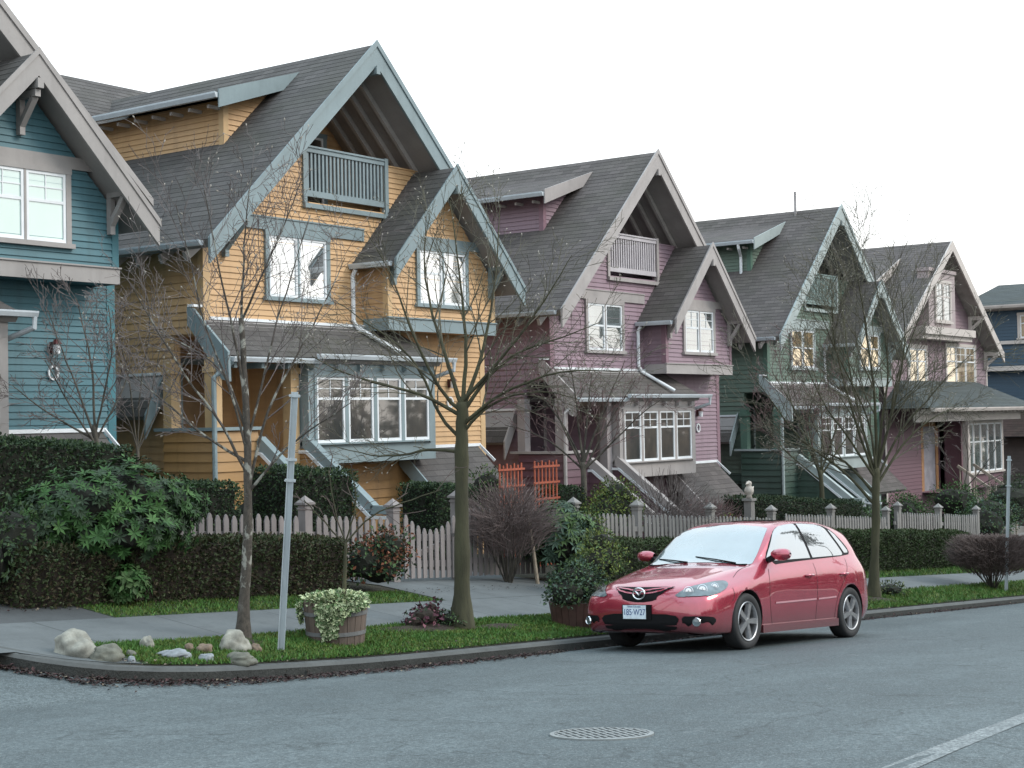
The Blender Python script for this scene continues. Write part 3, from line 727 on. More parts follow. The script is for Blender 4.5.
    for k_ in range(12):
        a0, a1 = 2*math.pi*k_/12, 2*math.pi*(k_+1)/12
        l.beam((2.6+0.085*math.cos(a0),-0.035,2.7+0.1*math.sin(a0)), (2.6+0.085*math.cos(a1),-0.035,2.7+0.1*math.sin(a1)), 0.03, 0.03, up=(0,1,0))
    l.build('wall_ring', C['ring'], H)
    return H

WHITE = paint('white_paint', (0.70,0.72,0.74), 0.45, 0.06, 3, 0.1)
GUT = paint('gutter_metal', (0.48,0.52,0.55), 0.4, 0.1, 2, 0.3)
METAL = paint('dull_metal', (0.25,0.25,0.25), 0.4, 0.1, 6, 0.2, metal=0.8)
RF1 = shingles('asphalt_shingles', (0.074,0.068,0.066))
RF2 = shingles('asphalt_shingles_warm', (0.088,0.076,0.073))
RF3 = shingles('asphalt_shingles_green', (0.045,0.055,0.056))
GL_SKY = glassmat('glass_bright', 0.70, (0.10,0.11,0.12), (0.30,0.32,0.33))
GL_BLIND = glassmat('glass_blind', 0.2, (0.42,0.55,0.50), (0.52,0.66,0.60), scale=0.7)
GL_MIX = glassmat('glass_mixed', 0.42, (0.03,0.05,0.05), (0.12,0.15,0.15), scale=3)
GL_DARK = glassmat('glass_dim', 0.16, (0.015,0.017,0.017), (0.075,0.062,0.052), scale=2.6)
GL_GOLD = glassmat('glass_gold_reflection', 0.55, (0.20,0.12,0.06), (0.45,0.30,0.14), scale=3, gcol=(1.0,0.88,0.68))  # mirrored golden trees painted into the pane and gloss colours
def colours(nm, wall, low, trim, corner, post=None, rail=None, **kw):
    S = (0.25, 0.25, 6)
    d = dict(wall=paint(nm+'_siding', wall, 0.6, 0.10, 1.2, 0.22, S, streak=.5), wall_low=paint(nm+'_wide_siding', low, 0.6, 0.12, 1.2, 0.3, S, streak=.6), trim=paint(nm+'_trim', trim, 0.55, 0.10, 1.5, 0.25, streak=.3),
             corner=paint(nm+'_corner', corner, 0.55, 0.10, 1.5, 0.25), post=paint(nm+'_post', post or corner, 0.55, 0.1, 1.5, 0.25), rail=paint(nm+'_rail', rail or trim, 0.55, 0.1, 3, 0.2),
             frame=WHITE, roof=RF1, soffit=paint(nm+'_soffit', (0.30,0.28,0.27), 0.7, 0.1, 2, 0.3), rafter=paint(nm+'_rafter', (0.42,0.39,0.37), 0.7, 0.1, 2, 0.3),
             gutter=GUT, white=WHITE, white_grey=paint('pipe_grey', (0.3,0.28,0.28)), metal=METAL, lantern=paint('lantern_dark', (0.08,0.02,0.02), 0.5), ring=WHITE, step=paint('stair_tread', (0.16,0.15,0.14)),
             door=paint(nm+'_door', tuple(c*0.35 for c in wall), 0.4), pipe_low=paint(nm+'_downpipe', trim, 0.45), glass_up=GL_SKY, glass_sub=GL_SKY, glass_low=GL_DARK)
    d.update(kw); return d
ZH = -0.90
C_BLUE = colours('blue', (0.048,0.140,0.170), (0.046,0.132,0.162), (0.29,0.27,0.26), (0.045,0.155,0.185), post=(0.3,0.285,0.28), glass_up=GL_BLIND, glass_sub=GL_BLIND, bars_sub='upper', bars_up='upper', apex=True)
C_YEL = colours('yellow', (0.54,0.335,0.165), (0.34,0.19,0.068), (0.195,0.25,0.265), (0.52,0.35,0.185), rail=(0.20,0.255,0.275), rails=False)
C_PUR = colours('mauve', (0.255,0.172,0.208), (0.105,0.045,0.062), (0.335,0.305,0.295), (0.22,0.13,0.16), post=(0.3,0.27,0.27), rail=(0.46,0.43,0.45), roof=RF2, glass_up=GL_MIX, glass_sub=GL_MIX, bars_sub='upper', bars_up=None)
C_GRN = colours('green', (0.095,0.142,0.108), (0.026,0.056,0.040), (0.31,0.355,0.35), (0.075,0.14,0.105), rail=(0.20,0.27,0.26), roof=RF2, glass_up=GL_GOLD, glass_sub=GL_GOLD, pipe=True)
row_house(11.65, ZH+0.47, 'teal blue wooden house with taupe trim, cut by the left edge of the photo', C_BLUE)
row_house(21.15, ZH, 'yellow wooden gabled house with blue-grey trim behind the white picket gate', C_YEL)
row_house(31.20, ZH-0.68, 'mauve purple gabled house with taupe trim between the yellow and the green house', C_PUR)
row_house(41.65, ZH-0.92, 'dark green gabled house with pale trim and a vent pipe on its ridge', C_GRN)
# ------------------------------------------------------------------ the two houses at the far end
CREAM = paint('cream_trim', (0.47,0.42,0.39), 0.5, 0.08, 2, 0.15)
def pink_house():
    H = empty('row_house', (50.75, 19.0, -2.9), 'pink wooden house with cream trim and a dark hipped porch roof', 'house', 'gabled wooden houses along the street')
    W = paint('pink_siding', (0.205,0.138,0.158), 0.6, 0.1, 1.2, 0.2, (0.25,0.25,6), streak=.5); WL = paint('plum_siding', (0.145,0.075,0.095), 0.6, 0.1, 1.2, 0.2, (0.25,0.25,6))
    Fr, In = (0,-1,0), (1,0,0)
    ZA, SLP, EX, HW, RY = 10.12, 0.735, 5.1, 4.8, -0.55
    zr = lambda x: ZA-SLP*abs(x)
    mb = MB()
    siding(mb, (0,0,0), In, Fr, lambda z: (max(-HW, -(ZA-0.25-z)/SLP), min(HW, (ZA-0.25-z)/SLP)), 4.6, ZA-0.3, 0.12, [], 0)
    siding(mb, (0,0,0), In, Fr, lambda z: (-HW, HW), -1.0, 4.6, 0.12, [(-1.85, 0.3, 1.6, 4.3)], 1)
    siding(mb, (-HW,0,0), (0,1,0), (-1,0,0), lambda z: (0, 10), -1.0, zr(HW)-.2, 0.12, [], 0)
    siding(mb, (HW,0,0), (0,1,0), (1,0,0), lambda z: (0, 10), -1.0, zr(HW)-.2, 0.12, [], 0)
    mb.box((-HW+.005,0.005,4.3), (HW-.005,0.15,6.4)); mb.box((-HW+.005,0.005,-1), (-1.85,0.15,4.3)); mb.box((0.3,0.005,-1), (HW-.005,0.15,4.3)); mb.box((-HW+.005,9.9,-1), (HW-.005,10,6.4))
    mb.box((-HW+.006,0.16,-1), (-HW+.1,9.89,6.3)); mb.box((HW-.1,0.16,-1), (HW-.006,9.89,6.3))
    rect_wall(mb, (0,0.17,0), In, Fr, -1.85, 0.3, 1.6, 4.3, 0.12, [], 1)
    mb.face([(-1.85,0,4.29),(0.3,0,4.29),(0.3,.17,4.29),(-1.85,.17,4.29)], 1); mb.face([(-1.85,-.9,1.61),(0.3,-.9,1.61),(0.3,.17,1.61),(-1.85,.17,1.61)], 1)
    mb.face([(-1.85,0,1.6),(-1.85,.17,1.6),(-1.85,.17,4.3),(-1.85,0,4.3)], 1); mb.face([(0.3,0,1.6),(0.3,.17,1.6),(0.3,.17,4.3),(0.3,0,4.3)], 1)
    # upper box bay in the gable
    mb.box((-2.15,-0.4,7.25), (0.55,-0.016,9.0)) if False else None
    mb.build('wall', [W, WL], H)
    t = MB()
    for X in (-HW, HW): t.box((X-0.1,-0.03,4.6 if X > 0 else -1), (X+0.02,-0.016,6.2)); 
    t.box((HW-0.1,-0.03,-1.0), (HW+0.02,-0.016,4.59))
    t.box((-2.75,-0.62,6.87), (2.0,-0.016,7.12)); t.box((-2.7,-0.5,6.72), (1.95,-0.016,6.868))
    t.build_each('trim_board', CREAM, H); t = MB(); t.box((-1.85,-0.40,7.125), (0.62,-0.016,9.0)); t.box((-1.9,-0.45,9.002), (0.67,-0.016,9.12)); t.build('attic_bay', paint('greyed_pink', (0.33,0.27,0.27), .6, .1, 2, .2), H); t = MB(); t.box((1.05,-0.05,7.125), (1.2,-0.016,8.6))
    t.box((-5.1,-1.2,3.98), (HW+.05,-1.05,4.3)); t.box((0.3,-0.6,3.981), (HW-.2,-0.02,4.3))
    for x in (0.12,): t.box((x-0.10,-0.95,1.5), (x+0.10,-0.75,3.978))
    t.build_each('trim_board', CREAM, H)
    r = MB()
    for s in (-1, 1):
        roof_plane(r, (s*EX,RY,zr(EX)), (s*EX,10.3,zr(EX)), (0,10.3,ZA), (0,RY,ZA)); slab(r, (s*EX,RY+.02,zr(EX)), (s*EX,10.28,zr(EX)), (0,10.28,ZA), (0,RY+.02,ZA), 0.16, 1)
    # hipped porch roof
    z0, z1 = 4.42, 5.35
    roof_plane(r, (-5.3,-1.7,z0), (5.3,-1.7,z0), (3.6,0.0,z1), (-3.6,0.0,z1), mi=3); roof_plane(r, (5.3,-1.7,z0), (5.3,-0.02,z0), (3.6,-0.01,z1), (3.6,-0.012,z1), mi=3); roof_plane(r, (-5.3,-1.7,z0), (-5.3,-0.02,z0), (-3.6,-0.01,z1), (-3.6,-0.012,z1), mi=3)
    r.face([(-5.25,-1.65,z0-.02),(5.25,-1.65,z0-.02),(5.25,-0.02,z0-.02),(-5.25,-0.02,z0-.02)], 1)
    # shed dormer
    roof_plane(r, (-3.6,1.0,8.35), (-3.6,5.5,8.35), (-0.8,5.5,9.55), (-0.8,1.0,9.55)); r.prism([(-3.3,1.2,7.4),(-3.3,1.2,8.35),(-1.0,1.2,9.4)], (0,4,0), 2)
    roof = r.build('roof', [RF2, paint('pink_soffit', (0.3,0.27,0.25)), W, RF3], H)
    b = MB()
    for s in (-1, 1): gable_boards(b, s*EX, zr(EX)+.03, 0, ZA+.03, RY-.05, 0.36, .05)
    gable_boards(b, -3.65, 8.37, -0.75, 9.6, 0.96, 0.3, .04)
    for x, z in ((3.0, 7.55), (4.55, 6.3), (-4.4, 6.4)):
        b.box((x-.06,RY-.02,z), (x+.06,-.02,z+.14)); b.box((x-.06,-.14,z-.5), (x+.06,-.02,z-.002)); b.beam((x,-.08,z-.35), (x,RY+.06,z), .1, .1, up=(1,0,0))
    for i in range(26): b.box((-5.1+i*.4,-1.62,z0-.17), (-5.0+i*.4,-1.3,z0-.03))
    b.build_each('barge_board', CREAM, roof)
    g = MB(); gutter(g, (-5.3,-1.76,z0), (5.35,-1.76,z0), .07); g.build_each('gutter', CREAM, H)
    g = MB(); g.tube([(4.98,-1.7,z0-.1),(4.9,-.3,z0-.5),(4.9,-.1,-1)], .05, 8); g.build('downpipe', CREAM, H)
    GW = glassmat('glass_gold_reflection_pale', 0.5, (0.30,0.20,0.11), (0.55,0.42,0.24), scale=2.5, gcol=(1,.92,.78))  # paler gold tree reflection, also put into the glass colours
    window(H, (0,0,0), In, Fr, 0.55, 3.6, 5.12, 6.68, CREAM, WHITE, GW, 3, 'upper', cw=.11)
    window(H, (0,0,0), In, Fr, -2.9, -1.15, 5.25, 6.55, CREAM, WHITE, GW, 2, None, cw=.14)
    window(H, (0,-0.40,0), In, Fr, -1.35, 0.15, 7.35, 8.75, CREAM, CREAM, GL_MIX, 2, 'upper', cw=.09)
    window(H, (0,-0.61,0), In, Fr, 0.55, 4.5, 2.15, 4.0, CREAM, WHITE, GL_MIX, 5, None, cw=.14, transom=.38)
    q = MB(); q.box((0.32,-0.60,1.6), (4.58,-0.02,2.1)); q.box((0.32,-.598,2.1), (0.45,-.02,3.98)); q.box((4.46,-.598,2.1), (4.58,-.02,3.98)); q.box((.45,-.1,2.1), (4.46,-.03,3.98)); q.build('wall', WL, H)
    d = MB(); d.box((-1.4,.10,1.63), (-.3,.15,3.8)); d = d.build('door', paint('pale_door', (0.27,0.26,0.29)), H)
    q = MB(); q.box((-1.62,.07,1.63), (-1.402,.155,3.95)); q.box((-.298,.07,1.63), (-.08,.155,3.95)); q.box((-1.62,.07,3.802), (-.08,.155,3.95)); q.build('frame', paint('orange_door_frame', (0.36,0.19,0.09)), d)
    s = MB()
    for i in range(9): s.box((-1.7,-1.2-(i+1)*.28,-.4), (-.3,-1.2-i*.28,1.6-(i+1)*.19))
    s.build('stairs', paint('stair_tread', (0.16,0.15,0.14)), H)
    for x in (-1.75,-.25):
        s = MB()
        s.beam((x,-1.2,2.5), (x,-3.7,0.8), .07, .09)
        for k in range(6): s.box((x-.02,-1.3-k*.45,0.0), (x+.02,-1.26-k*.45,2.42-k*.31))
        s.build('stair_rail', paint('weathered_rail', (0.32,0.27,0.22)), H)
pink_house()
def far_house():
    H = empty('far_house', (66, 21.5, -4.0), 'navy blue house with white window at the far right edge', 'house')
    W = paint('navy_siding', (0.028,0.060,0.095), 0.6, 0.1, 1.2, 0.2, (6,.25,6)); B = paint('dark_brown_siding', (0.05,0.035,0.03), 0.6)
    mb = MB(); y0, y1 = -7.5, 1.6
    rect_wall(mb, (0,0,0), (0,1,0), (-1,0,0), y0, y1, 7.2, 10.1, .14); rect_wall(mb, (0.35,0,0), (0,1,0), (-1,0,0), y0, y1, 4.2, 7.2, .14); rect_wall(mb, (0.0,0,0), (0,1,0), (-1,0,0), y0, y1, -1, 4.2, .16, [], 1)
    mb.box((0.01,y0+.01,7.2), (9,y1-.01,10.1)); mb.box((0.36,y0+.01,-1), (9,y1-.01,7.19))
    mb.build('wall', [W, B], H)
    t = MB(); t.box((-.08,y0-.1,9.72), (-.02,y1+.1,9.95)); t.box((-.12,y0-.1,8.25), (-.018,y1,8.4)); t.box((-.12,y0-.1,7.1), (.3,y1,7.3)); t.build_each('trim_board', CREAM, H)
    r = MB(); roof_plane(r, (-.6,y0-.5,9.95), (-.6,y1+.5,9.95), (5,y1+.5,11.25), (5,y0-.5,11.25)); slab(r, (-.6,y0-.5,9.95), (-.6,y1+.5,9.95), (5,y1+.5,11.25), (5,y0-.5,11.25), .2, 1)
    roof_plane(r, (-.9,y0-.3,4.25), (-.9,y1+.3,4.25), (0.34,y1+.3,5.5), (0.34,y0-.3,5.5), mi=2)
    r.build('roof', [RF3, CREAM, shingles('brown_shingles', (0.05,0.03,0.025))], H)
    g = MB(); gutter(g, (-.68,y0-.5,9.93), (-.68,y1+.5,9.93), .08); g.build('gutter', CREAM, H)
    window(H, (0,0,0), (0,1,0), (-1,0,0), -1.85, -0.35, 8.5, 9.6, CREAM, WHITE, glassmat('glass_gold_reflection_pale'), 1, None, cw=.12)
far_house()
# ------------------------------------------------------------------ the parked car
from mathutils.geometry import delaunay_2d_cdt
def mono(xs, ys, xq):
    """monotone cubic through the stations"""
    xs = np.array(xs, float); ys = np.array(ys, float); h = np.diff(xs); d = np.diff(ys)/h; n = len(xs)
    m = np.zeros(n); m[0] = d[0]; m[-1] = d[-1]
    for i in range(1, n-1):
        if d[i-1]*d[i] <= 0: m[i] = 0
        else:
            w1 = 2*h[i]+h[i-1]; w2 = h[i]+2*h[i-1]; m[i] = (w1+w2)/(w1/d[i-1]+w2/d[i])
    k = np.clip(np.searchsorted(xs, xq)-1, 0, n-2); t = (xq-xs[k])/h[k]
    return (ys[k]*(2*t**3-3*t**2+1)+h[k]*m[k]*(t**3-2*t**2+t)+ys[k+1]*(-2*t**3+3*t**2)+h[k]*m[k+1]*(t**3-t**2))
def car_paint():
    m, nt, b = new_mat('red_metallic_paint')
    v = coords(nt, 'Object'); n = noise_tex(nt, v, 300, 2); n2 = noise_tex(nt, v, 3, 3)
    c = mixc(nt, ramp(nt, n, 0.35, 0.65), (0.29,0.021,0.043), (0.44,0.048,0.082))
    c = mixc(nt, ramp(nt, n2, 0.45, 0.8, (0,0,0), (0.25,)*3), c, (0.19,0.02,0.035))
    s = nt.nodes.new('ShaderNodeSeparateXYZ'); nt.links.new(v, s.inputs[0])       # shade low on the body, painted in as a darker red-brown
    c = mixc(nt, ramp(nt, s.outputs['Z'], 0.20, 0.50, (0.75,)*3, (0,0,0)), c, (0.10,0.045,0.045))
    nt.links.new(c, b.inputs['Base Color']); b.inputs['Metallic'].default_value = 0.5; b.inputs['Roughness'].default_value = 0.27; b.inputs['Coat IOR'].default_value = 1.75
    b.inputs['Coat Weight'].default_value = 1.0; b.inputs['Coat Roughness'].default_value = 0.025
    return m
def simple(name, col, rough=0.4, metal=0.0, coat=0.0):
    if name in _mc: return _mc[name]
    m, nt, b = new_mat(name)
    v = coords(nt, 'Object'); n = noise_tex(nt, v, 25, 3)
    nt.links.new(mixc(nt, ramp(nt, n, 0.3, 0.7), tuple(c*0.85 for c in col), tuple(min(1, c*1.1) for c in col)), b.inputs['Base Color'])
    b.inputs['Roughness'].default_value = rough; b.inputs['Metallic'].default_value = metal; b.inputs['Coat Weight'].default_value = coat
    _mc[name] = m; return m
def build_car():
    RED = car_paint(); BLK = simple('black_plastic', (0.006,0.006,0.007), 0.6); BLK.node_tree.nodes['Principled BSDF'].inputs['Specular IOR Level'].default_value = 0.15; RUB = simple('tyre_rubber', (0.016,0.016,0.017), 0.75); CHR = simple('chrome', (0.75,0.76,0.78), 0.12, 1.0)
    ALU = simple('alloy_wheel', (0.42,0.42,0.43), 0.32, 0.85); DRK = simple('wheel_well', (0.006,0.006,0.006), 0.9); SEAM = simple('panel_gap', (0.02,0.004,0.006), 0.7)
    GLS = glassmat('car_glass', 0.40, (0.012,0.016,0.018), (0.05,0.056,0.06), rough=0.02, scale=3); WSG = glassmat('windscreen_glass', 0.31, (0.03,0.05,0.055), (0.09,0.13,0.14), rough=0.02, scale=1.6)
    LENS = glassmat('headlamp_lens', 0.06, (0.02,0.032,0.038), (0.10,0.135,0.15), rough=0.05, scale=9); SILV = simple('silver', (0.6,0.6,0.62), 0.25, 1.0)
    X = [0.0,.05,.17,.40,.72,1.02,1.26,1.58,1.90,2.18,2.65,3.15,3.55,3.84,3.96,4.07,4.19,4.29,4.36,4.40]
    z10= [.625,.695,.762,.830,.890,.945,.975,1.175,1.375,1.463,1.500,1.497,1.460,1.405,1.375,1.225,1.05,.95,.80,.62]
    z6 = [.57,.63,.69,.752,.815,.870,.910,.945,.970,.985,1.0,1.018,1.036,1.048,1.05,1.02,.965,.89,.76,.60]
    y6 = [.46,.56,.64,.690,.728,.752,.768,.785,.795,.800,.805,.800,.785,.765,.750,.72,.67,.60,.52,.42]
    z8 = [.61,.68,.742,.806,.865,.915,.950,1.14,1.332,1.416,1.452,1.449,1.412,1.357,1.325,1.185,1.02,.93,.785,.615]
    y8 = [.26,.32,.37,.44,.51,.565,.625,.660,.632,.602,.588,.582,.578,.572,.565,.585,.585,.53,.46,.36]
    z5 = [.54,.58,.625,.665,.71,.755,.78,.795,.805,.81,.82,.83,.84,.85,.85,.84,.81,.77,.70,.58]
    y5 = [.575,.69,.775,.832,.856,.860,.862,.866,.868,.868,.868,.868,.868,.858,.848,.82,.775,.71,.62,.5]
    z4 = [.47,.50,.52,.54,.56,.57,.58,.585,.585,.585,.585,.585,.59,.60,.60,.60,.60,.60,.58,.54]
    y4 = [.625,.735,.815,.862,.876,.875,.872,.872,.872,.872,.872,.872,.875,.870,.862,.84,.80,.745,.66,.55]
    z3 = [.40,.40,.39,.385,.38,.38,.38,.38,.38,.38,.38,.38,.385,.39,.39,.40,.40,.41,.42,.46]
    y3 = [.635,.745,.82,.862,.870,.868,.862,.858,.856,.856,.856,.858,.865,.866,.858,.84,.80,.74,.65,.53]
    z2 = [.33,.28,.25,.24,.235,.23,.23,.225,.225,.225,.225,.225,.23,.25,.26,.27,.285,.30,.33,.40]
    y2 = [.61,.72,.80,.84,.850,.846,.840,.838,.838,.838,.838,.838,.842,.845,.835,.81,.76,.69,.6,.46]
    z1 = [.30,.235,.205,.195,.19,.185,.18,.18,.18,.18,.18,.18,.185,.20,.21,.22,.24,.265,.30,.38]
    y1 = [.53,.64,.72,.77,.78,.78,.78,.78,.78,.78,.78,.78,.78,.78,.77,.74,.68,.6,.5,.36]
    nx = 130
    xq = np.unique(np.concatenate([np.linspace(0, .5, 34), np.linspace(.5, 4.0, 90), np.linspace(4.0, 4.40, 28)]))
    I = lambda a: mono(X, a, xq)
    Y1,Y2,Y3,Y4,Y5,Y6,Y8 = map(I, (y1,y2,y3,y4,y5,y6,y8)); Z1,Z2,Z3,Z4,Z5,Z6,Z8,Z10 = map(I, (z1,z2,z3,z4,z5,z6,z8,z10))
    # wheel-arch flares
    fl = sum(0.012*np.exp(-((xq-a)/0.30)**4) for a in (0.9, 3.54)); Y4 = Y4+fl; Y3 = Y3+fl; Y5 = Y5+fl*0.8
    sec = []
    ct = np.clip((xq-1.05)/0.5, 0, 1)*np.clip((4.25-xq)/0.3, 0, 1)     # how much of a greenhouse there is
    for i in range(len(xq)):
        y7 = (Y6[i]+Y8[i])/2+0.022*ct[i]+0.02*(1-ct[i]); z7 = (Z6[i]+Z8[i])/2+0.012*(1-ct[i])
        y9 = Y8[i]*0.55; z9 = Z10[i]-(Z10[i]-Z8[i])*0.30
        P = [(0,Z1[i]),(Y1[i],Z1[i]),(Y2[i],Z2[i]),(Y3[i],Z3[i]),(Y4[i],Z4[i]),(Y5[i],Z5[i]),(Y6[i],Z6[i]),(y7,z7),(Y8[i],Z8[i]),(y9,z9),(0,Z10[i])]
        # Catmull-Rom along the section
        Q = []; ext = [(-P[1][0],P[1][1])]+P+[(-P[-2][0],P[-2][1])]
        for k in range(1, len(P)):
            p0,p1,p2,p3 = ext[k-1],ext[k],ext[k+1],ext[k+2] if k+2 < len(ext) else ext[k+1]
            nsub = 5
            for j in range(nsub):
                t = j/nsub
                tension = 0.5 if k not in (1, 2) else 0.25
                def cr(a,b,c,d_):
                    m1 = tension*(c-a); m2 = tension*(d_-b)
                    return (2*t**3-3*t**2+1)*b+(t**3-2*t**2+t)*m1+(-2*t**3+3*t**2)*c+(t**3-t**2)*m2
                Q.append((max(0, cr(p0[0],p1[0],p2[0],p3[0])) if k < len(P)-1 else cr(p0[0],p1[0],p2[0],p3[0]), cr(p0[1],p1[1],p2[1],p3[1])))
        Q.append(P[-1]); sec.append(Q)
    mb = MB(); n = len(sec[0]); ring = 2*n-2
    for i, Q in enumerate(sec):
        for (y, z) in Q: mb.v.append((xq[i], y, z))                  # one side, bottom to top
        for (y, z) in Q[-2:0:-1]: mb.v.append((xq[i], -y, z))
    for i in range(len(sec)-1):
        for k in range(ring):
            a = i*ring+k; b = i*ring+(k+1) % ring
            mb.f.append((a, a+ring, b+ring, b)); mb.m.append(0); mb.uv.append([(0,0)]*4)
    mb.f.append(tuple(range(ring))); mb.m.append(0); mb.uv.append([(0,0)]*ring)
    e = (len(sec)-1)*ring; mb.f.append(tuple(e+k for k in range(ring-1, -1, -1))); mb.m.append(0); mb.uv.append([(0,0)]*ring)
    car = empty('parked_car', (0,0,0), 'metallic red hatchback car parked at the kerb, facing the camera', 'car')
    body = mb.build('body', [RED, DRK], None, smooth=True)
    # wheel wells cut out of the body
    cut = MB()
    for xa in (0.90, 3.54):
        for s in (-1, 1):
            c0 = len(cut.v)
            for yy in (0.58*s, 1.05*s):
                for k in range(40):
                    a = 2*math.pi*k/40; cut.v.append((xa+0.352*math.cos(a), yy, 0.322+0.352*math.sin(a)))
            for k in range(40):
                q = (c0+k, c0+(k+1) % 40, c0+40+(k+1) % 40, c0+40+k)
                cut.f.append(q if s < 0 else q[::-1]); cut.m.append(0); cut.uv.append([(0,0)]*4)
            f1 = tuple(c0+k for k in range(39, -1, -1)); f2 = tuple(c0+40+k for k in range(40))
            if s > 0: f1, f2 = f1[::-1], f2[::-1]
            cut.f += [f1, f2]; cut.m += [0, 0]; cut.uv += [[(0,0)]*40]*2
    cu = cut.build('cutter', [DRK])
    bmx = bmesh.new(); bmx.from_mesh(cu.data); bmesh.ops.recalc_face_normals(bmx, faces=bmx.faces[:]); bmx.to_mesh(cu.data); bmx.free()
    bmx = bmesh.new(); bmx.from_mesh(body.data); bmesh.ops.recalc_face_normals(bmx, faces=bmx.faces[:]); bmx.to_mesh(body.data); bmx.free()
    md = body.modifiers.new('b', 'BOOLEAN'); md.operation = 'DIFFERENCE'; md.object = cu; md.solver = 'EXACT'
    dg = bpy.context.evaluated_depsgraph_get(); dg.update()
    me = bpy.data.meshes.new_from_object(body.evaluated_get(dg)); body.modifiers.clear(); body.data = me
    bpy.data.objects.remove(cu, do_unlink=True)
    if len(me.materials) < 2: me.materials.append(DRK)
    for p in me.polygons:
        c = p.center
        inside = abs(c.y) > 0.575 and any(math.hypot(c.x-xa, c.z-0.322) < 0.353 for xa in (0.90, 3.54)) and (abs(p.normal.y) > .98 or (Vector((c.x,0,c.z))-Vector((min((.9,3.54), key=lambda a: abs(a-c.x)),0,.322))).dot(p.normal) < -0.1)
        p.material_index = 1 if inside and abs(c.y) < 0.9 else 0
        p.use_smooth = not inside
    body.parent = car
    dgs = [list(p.vertices) for p in me.polygons]
    bvh = BVHTree.FromPolygons([v.co[:] for v in me.vertices], dgs)
    def chaikin(P, it=2, closed=True):
        for _ in range(it):
            Q = []
            m = len(P)
            for i in range(m if closed else m-1):
                a, b = Vector(P[i]), Vector(P[(i+1) % m]); Q += [a.lerp(b, .25), a.lerp(b, .75)]
            P = Q if closed else [Vector(P[0])]+Q+[Vector(P[-1])]
        return P
    def panel(name, poly, mat, off=0.004, res=0.035, round_=2, parent=None, direction=None):
        """a panel lying on the body: filled outline pressed onto the surface"""
        P = chaikin(poly, round_) if round_ else [Vector(p) for p in poly]
        c = sum((Vector(p) for p in P), Vector())/len(P)
        nrm = Vector()
        for i in range(len(P)): nrm += (P[i]-c).cross(P[(i+1) % len(P)]-c)
        nrm.normalize(); ux = nrm.orthogonal().normalized(); uy = nrm.cross(ux)
        B = []
        for i in range(len(P)):
            a, b = P[i], P[(i+1) % len(P)]; k = max(1, int((b-a).length/res))
            for j in range(k): B.append(a.lerp(b, j/k))
        b2 = [Vector(((p-c).dot(ux), (p-c).dot(uy))) for p in B]; d2 = [(p-c).dot(nrm) for p in B]
        edges = [(i, (i+1) % len(b2)) for i in range(len(b2))]
        xs_ = [p.x for p in b2]; ys_ = [p.y for p in b2]; grid = []
        def inside(x, y):
            r_ = False
            for i in range(len(b2)):
                a, b = b2[i], b2[(i+1) % len(b2)]
                if (a.y > y) != (b.y > y) and x < (b.x-a.x)*(y-a.y)/(b.y-a.y)+a.x: r_ = not r_
            return r_
        gx = min(xs_)+res/2
        while gx < max(xs_):
            gy = min(ys_)+res/2
            while gy < max(ys_):
                if inside(gx, gy): grid.append(Vector((gx, gy)))
                gy += res
            gx += res
        vo, eo, fo, _, _, _ = delaunay_2d_cdt(b2+grid, edges, [], 1, 1e-5)
        mbp = MB(); V = []
        for q in vo:
            dd = min(range(len(b2)), key=lambda i: (b2[i]-q).length_squared); p = c+ux*q.x+uy*q.y+nrm*d2[dd]*0.0
            # interpolate the depth of the outline
            w = [(1/((b2[i]-q).length_squared+1e-6)) for i in range(0, len(b2))]; p += nrm*(sum(w[i]*d2[i] for i in range(len(b2)))/sum(w))
            if direction is not None:
                h = bvh.ray_cast(p-Vector(direction)*2, Vector(direction))
                if h[0] is None: h = bvh.find_nearest(p)
            else: h = bvh.find_nearest(p)
            nn = h[1] if h[1].dot(h[0]-Vector((2.2,0,.5))) > 0 else -h[1]
            V.append(h[0]+nn*off)
        out = sum(((v-Vector((2.2,0,.5))) for v in V), Vector())
        mbp.v = [tuple(v) for v in V]
        for f in fo:
            a, b, c_ = V[f[0]], V[f[1]], V[f[2]]
            nf = (b-a).cross(c_-a)
            f = list(f) if nf.dot(out) > 0 else list(f)[::-1]
            mbp.f.append(tuple(f)); mbp.m.append(0); mbp.uv.append([(0,0)]*len(f))
        return mbp.build(name, mat, parent or car, smooth=True)
    def seam(pts, mat=SEAM, w=0.006, off=0.003, name='panel_gap', parent=None, mbs=None, direction=(0,1,0)):
        mbp = mbs or MB(); L = []
        P = chaikin(pts, 2, False)
        for i in range(len(P)-1):
            k = max(1, int((P[i+1]-P[i]).length/0.03))
            for j in range(k): L.append(P[i].lerp(P[i+1], j/k))
        L.append(P[-1]); S = []
        for p in L:
            h = bvh.find_nearest(p); nn = h[1] if h[1].dot(h[0]-Vector((2.2,0,.5))) > 0 else -h[1]; S.append((h[0]+nn*off, nn))
        for i in range(len(S)-1):
            a, na = S[i]; b, nb = S[i+1]; t = (b-a)
            if t.length < 1e-6: continue
            sd = t.normalized().cross(na).normalized()*(w/2)
            mbp.face([a-sd, a+sd, b+sd, b-sd])
        return mbp
    SIDES = (-1, 1)
    seams = MB()
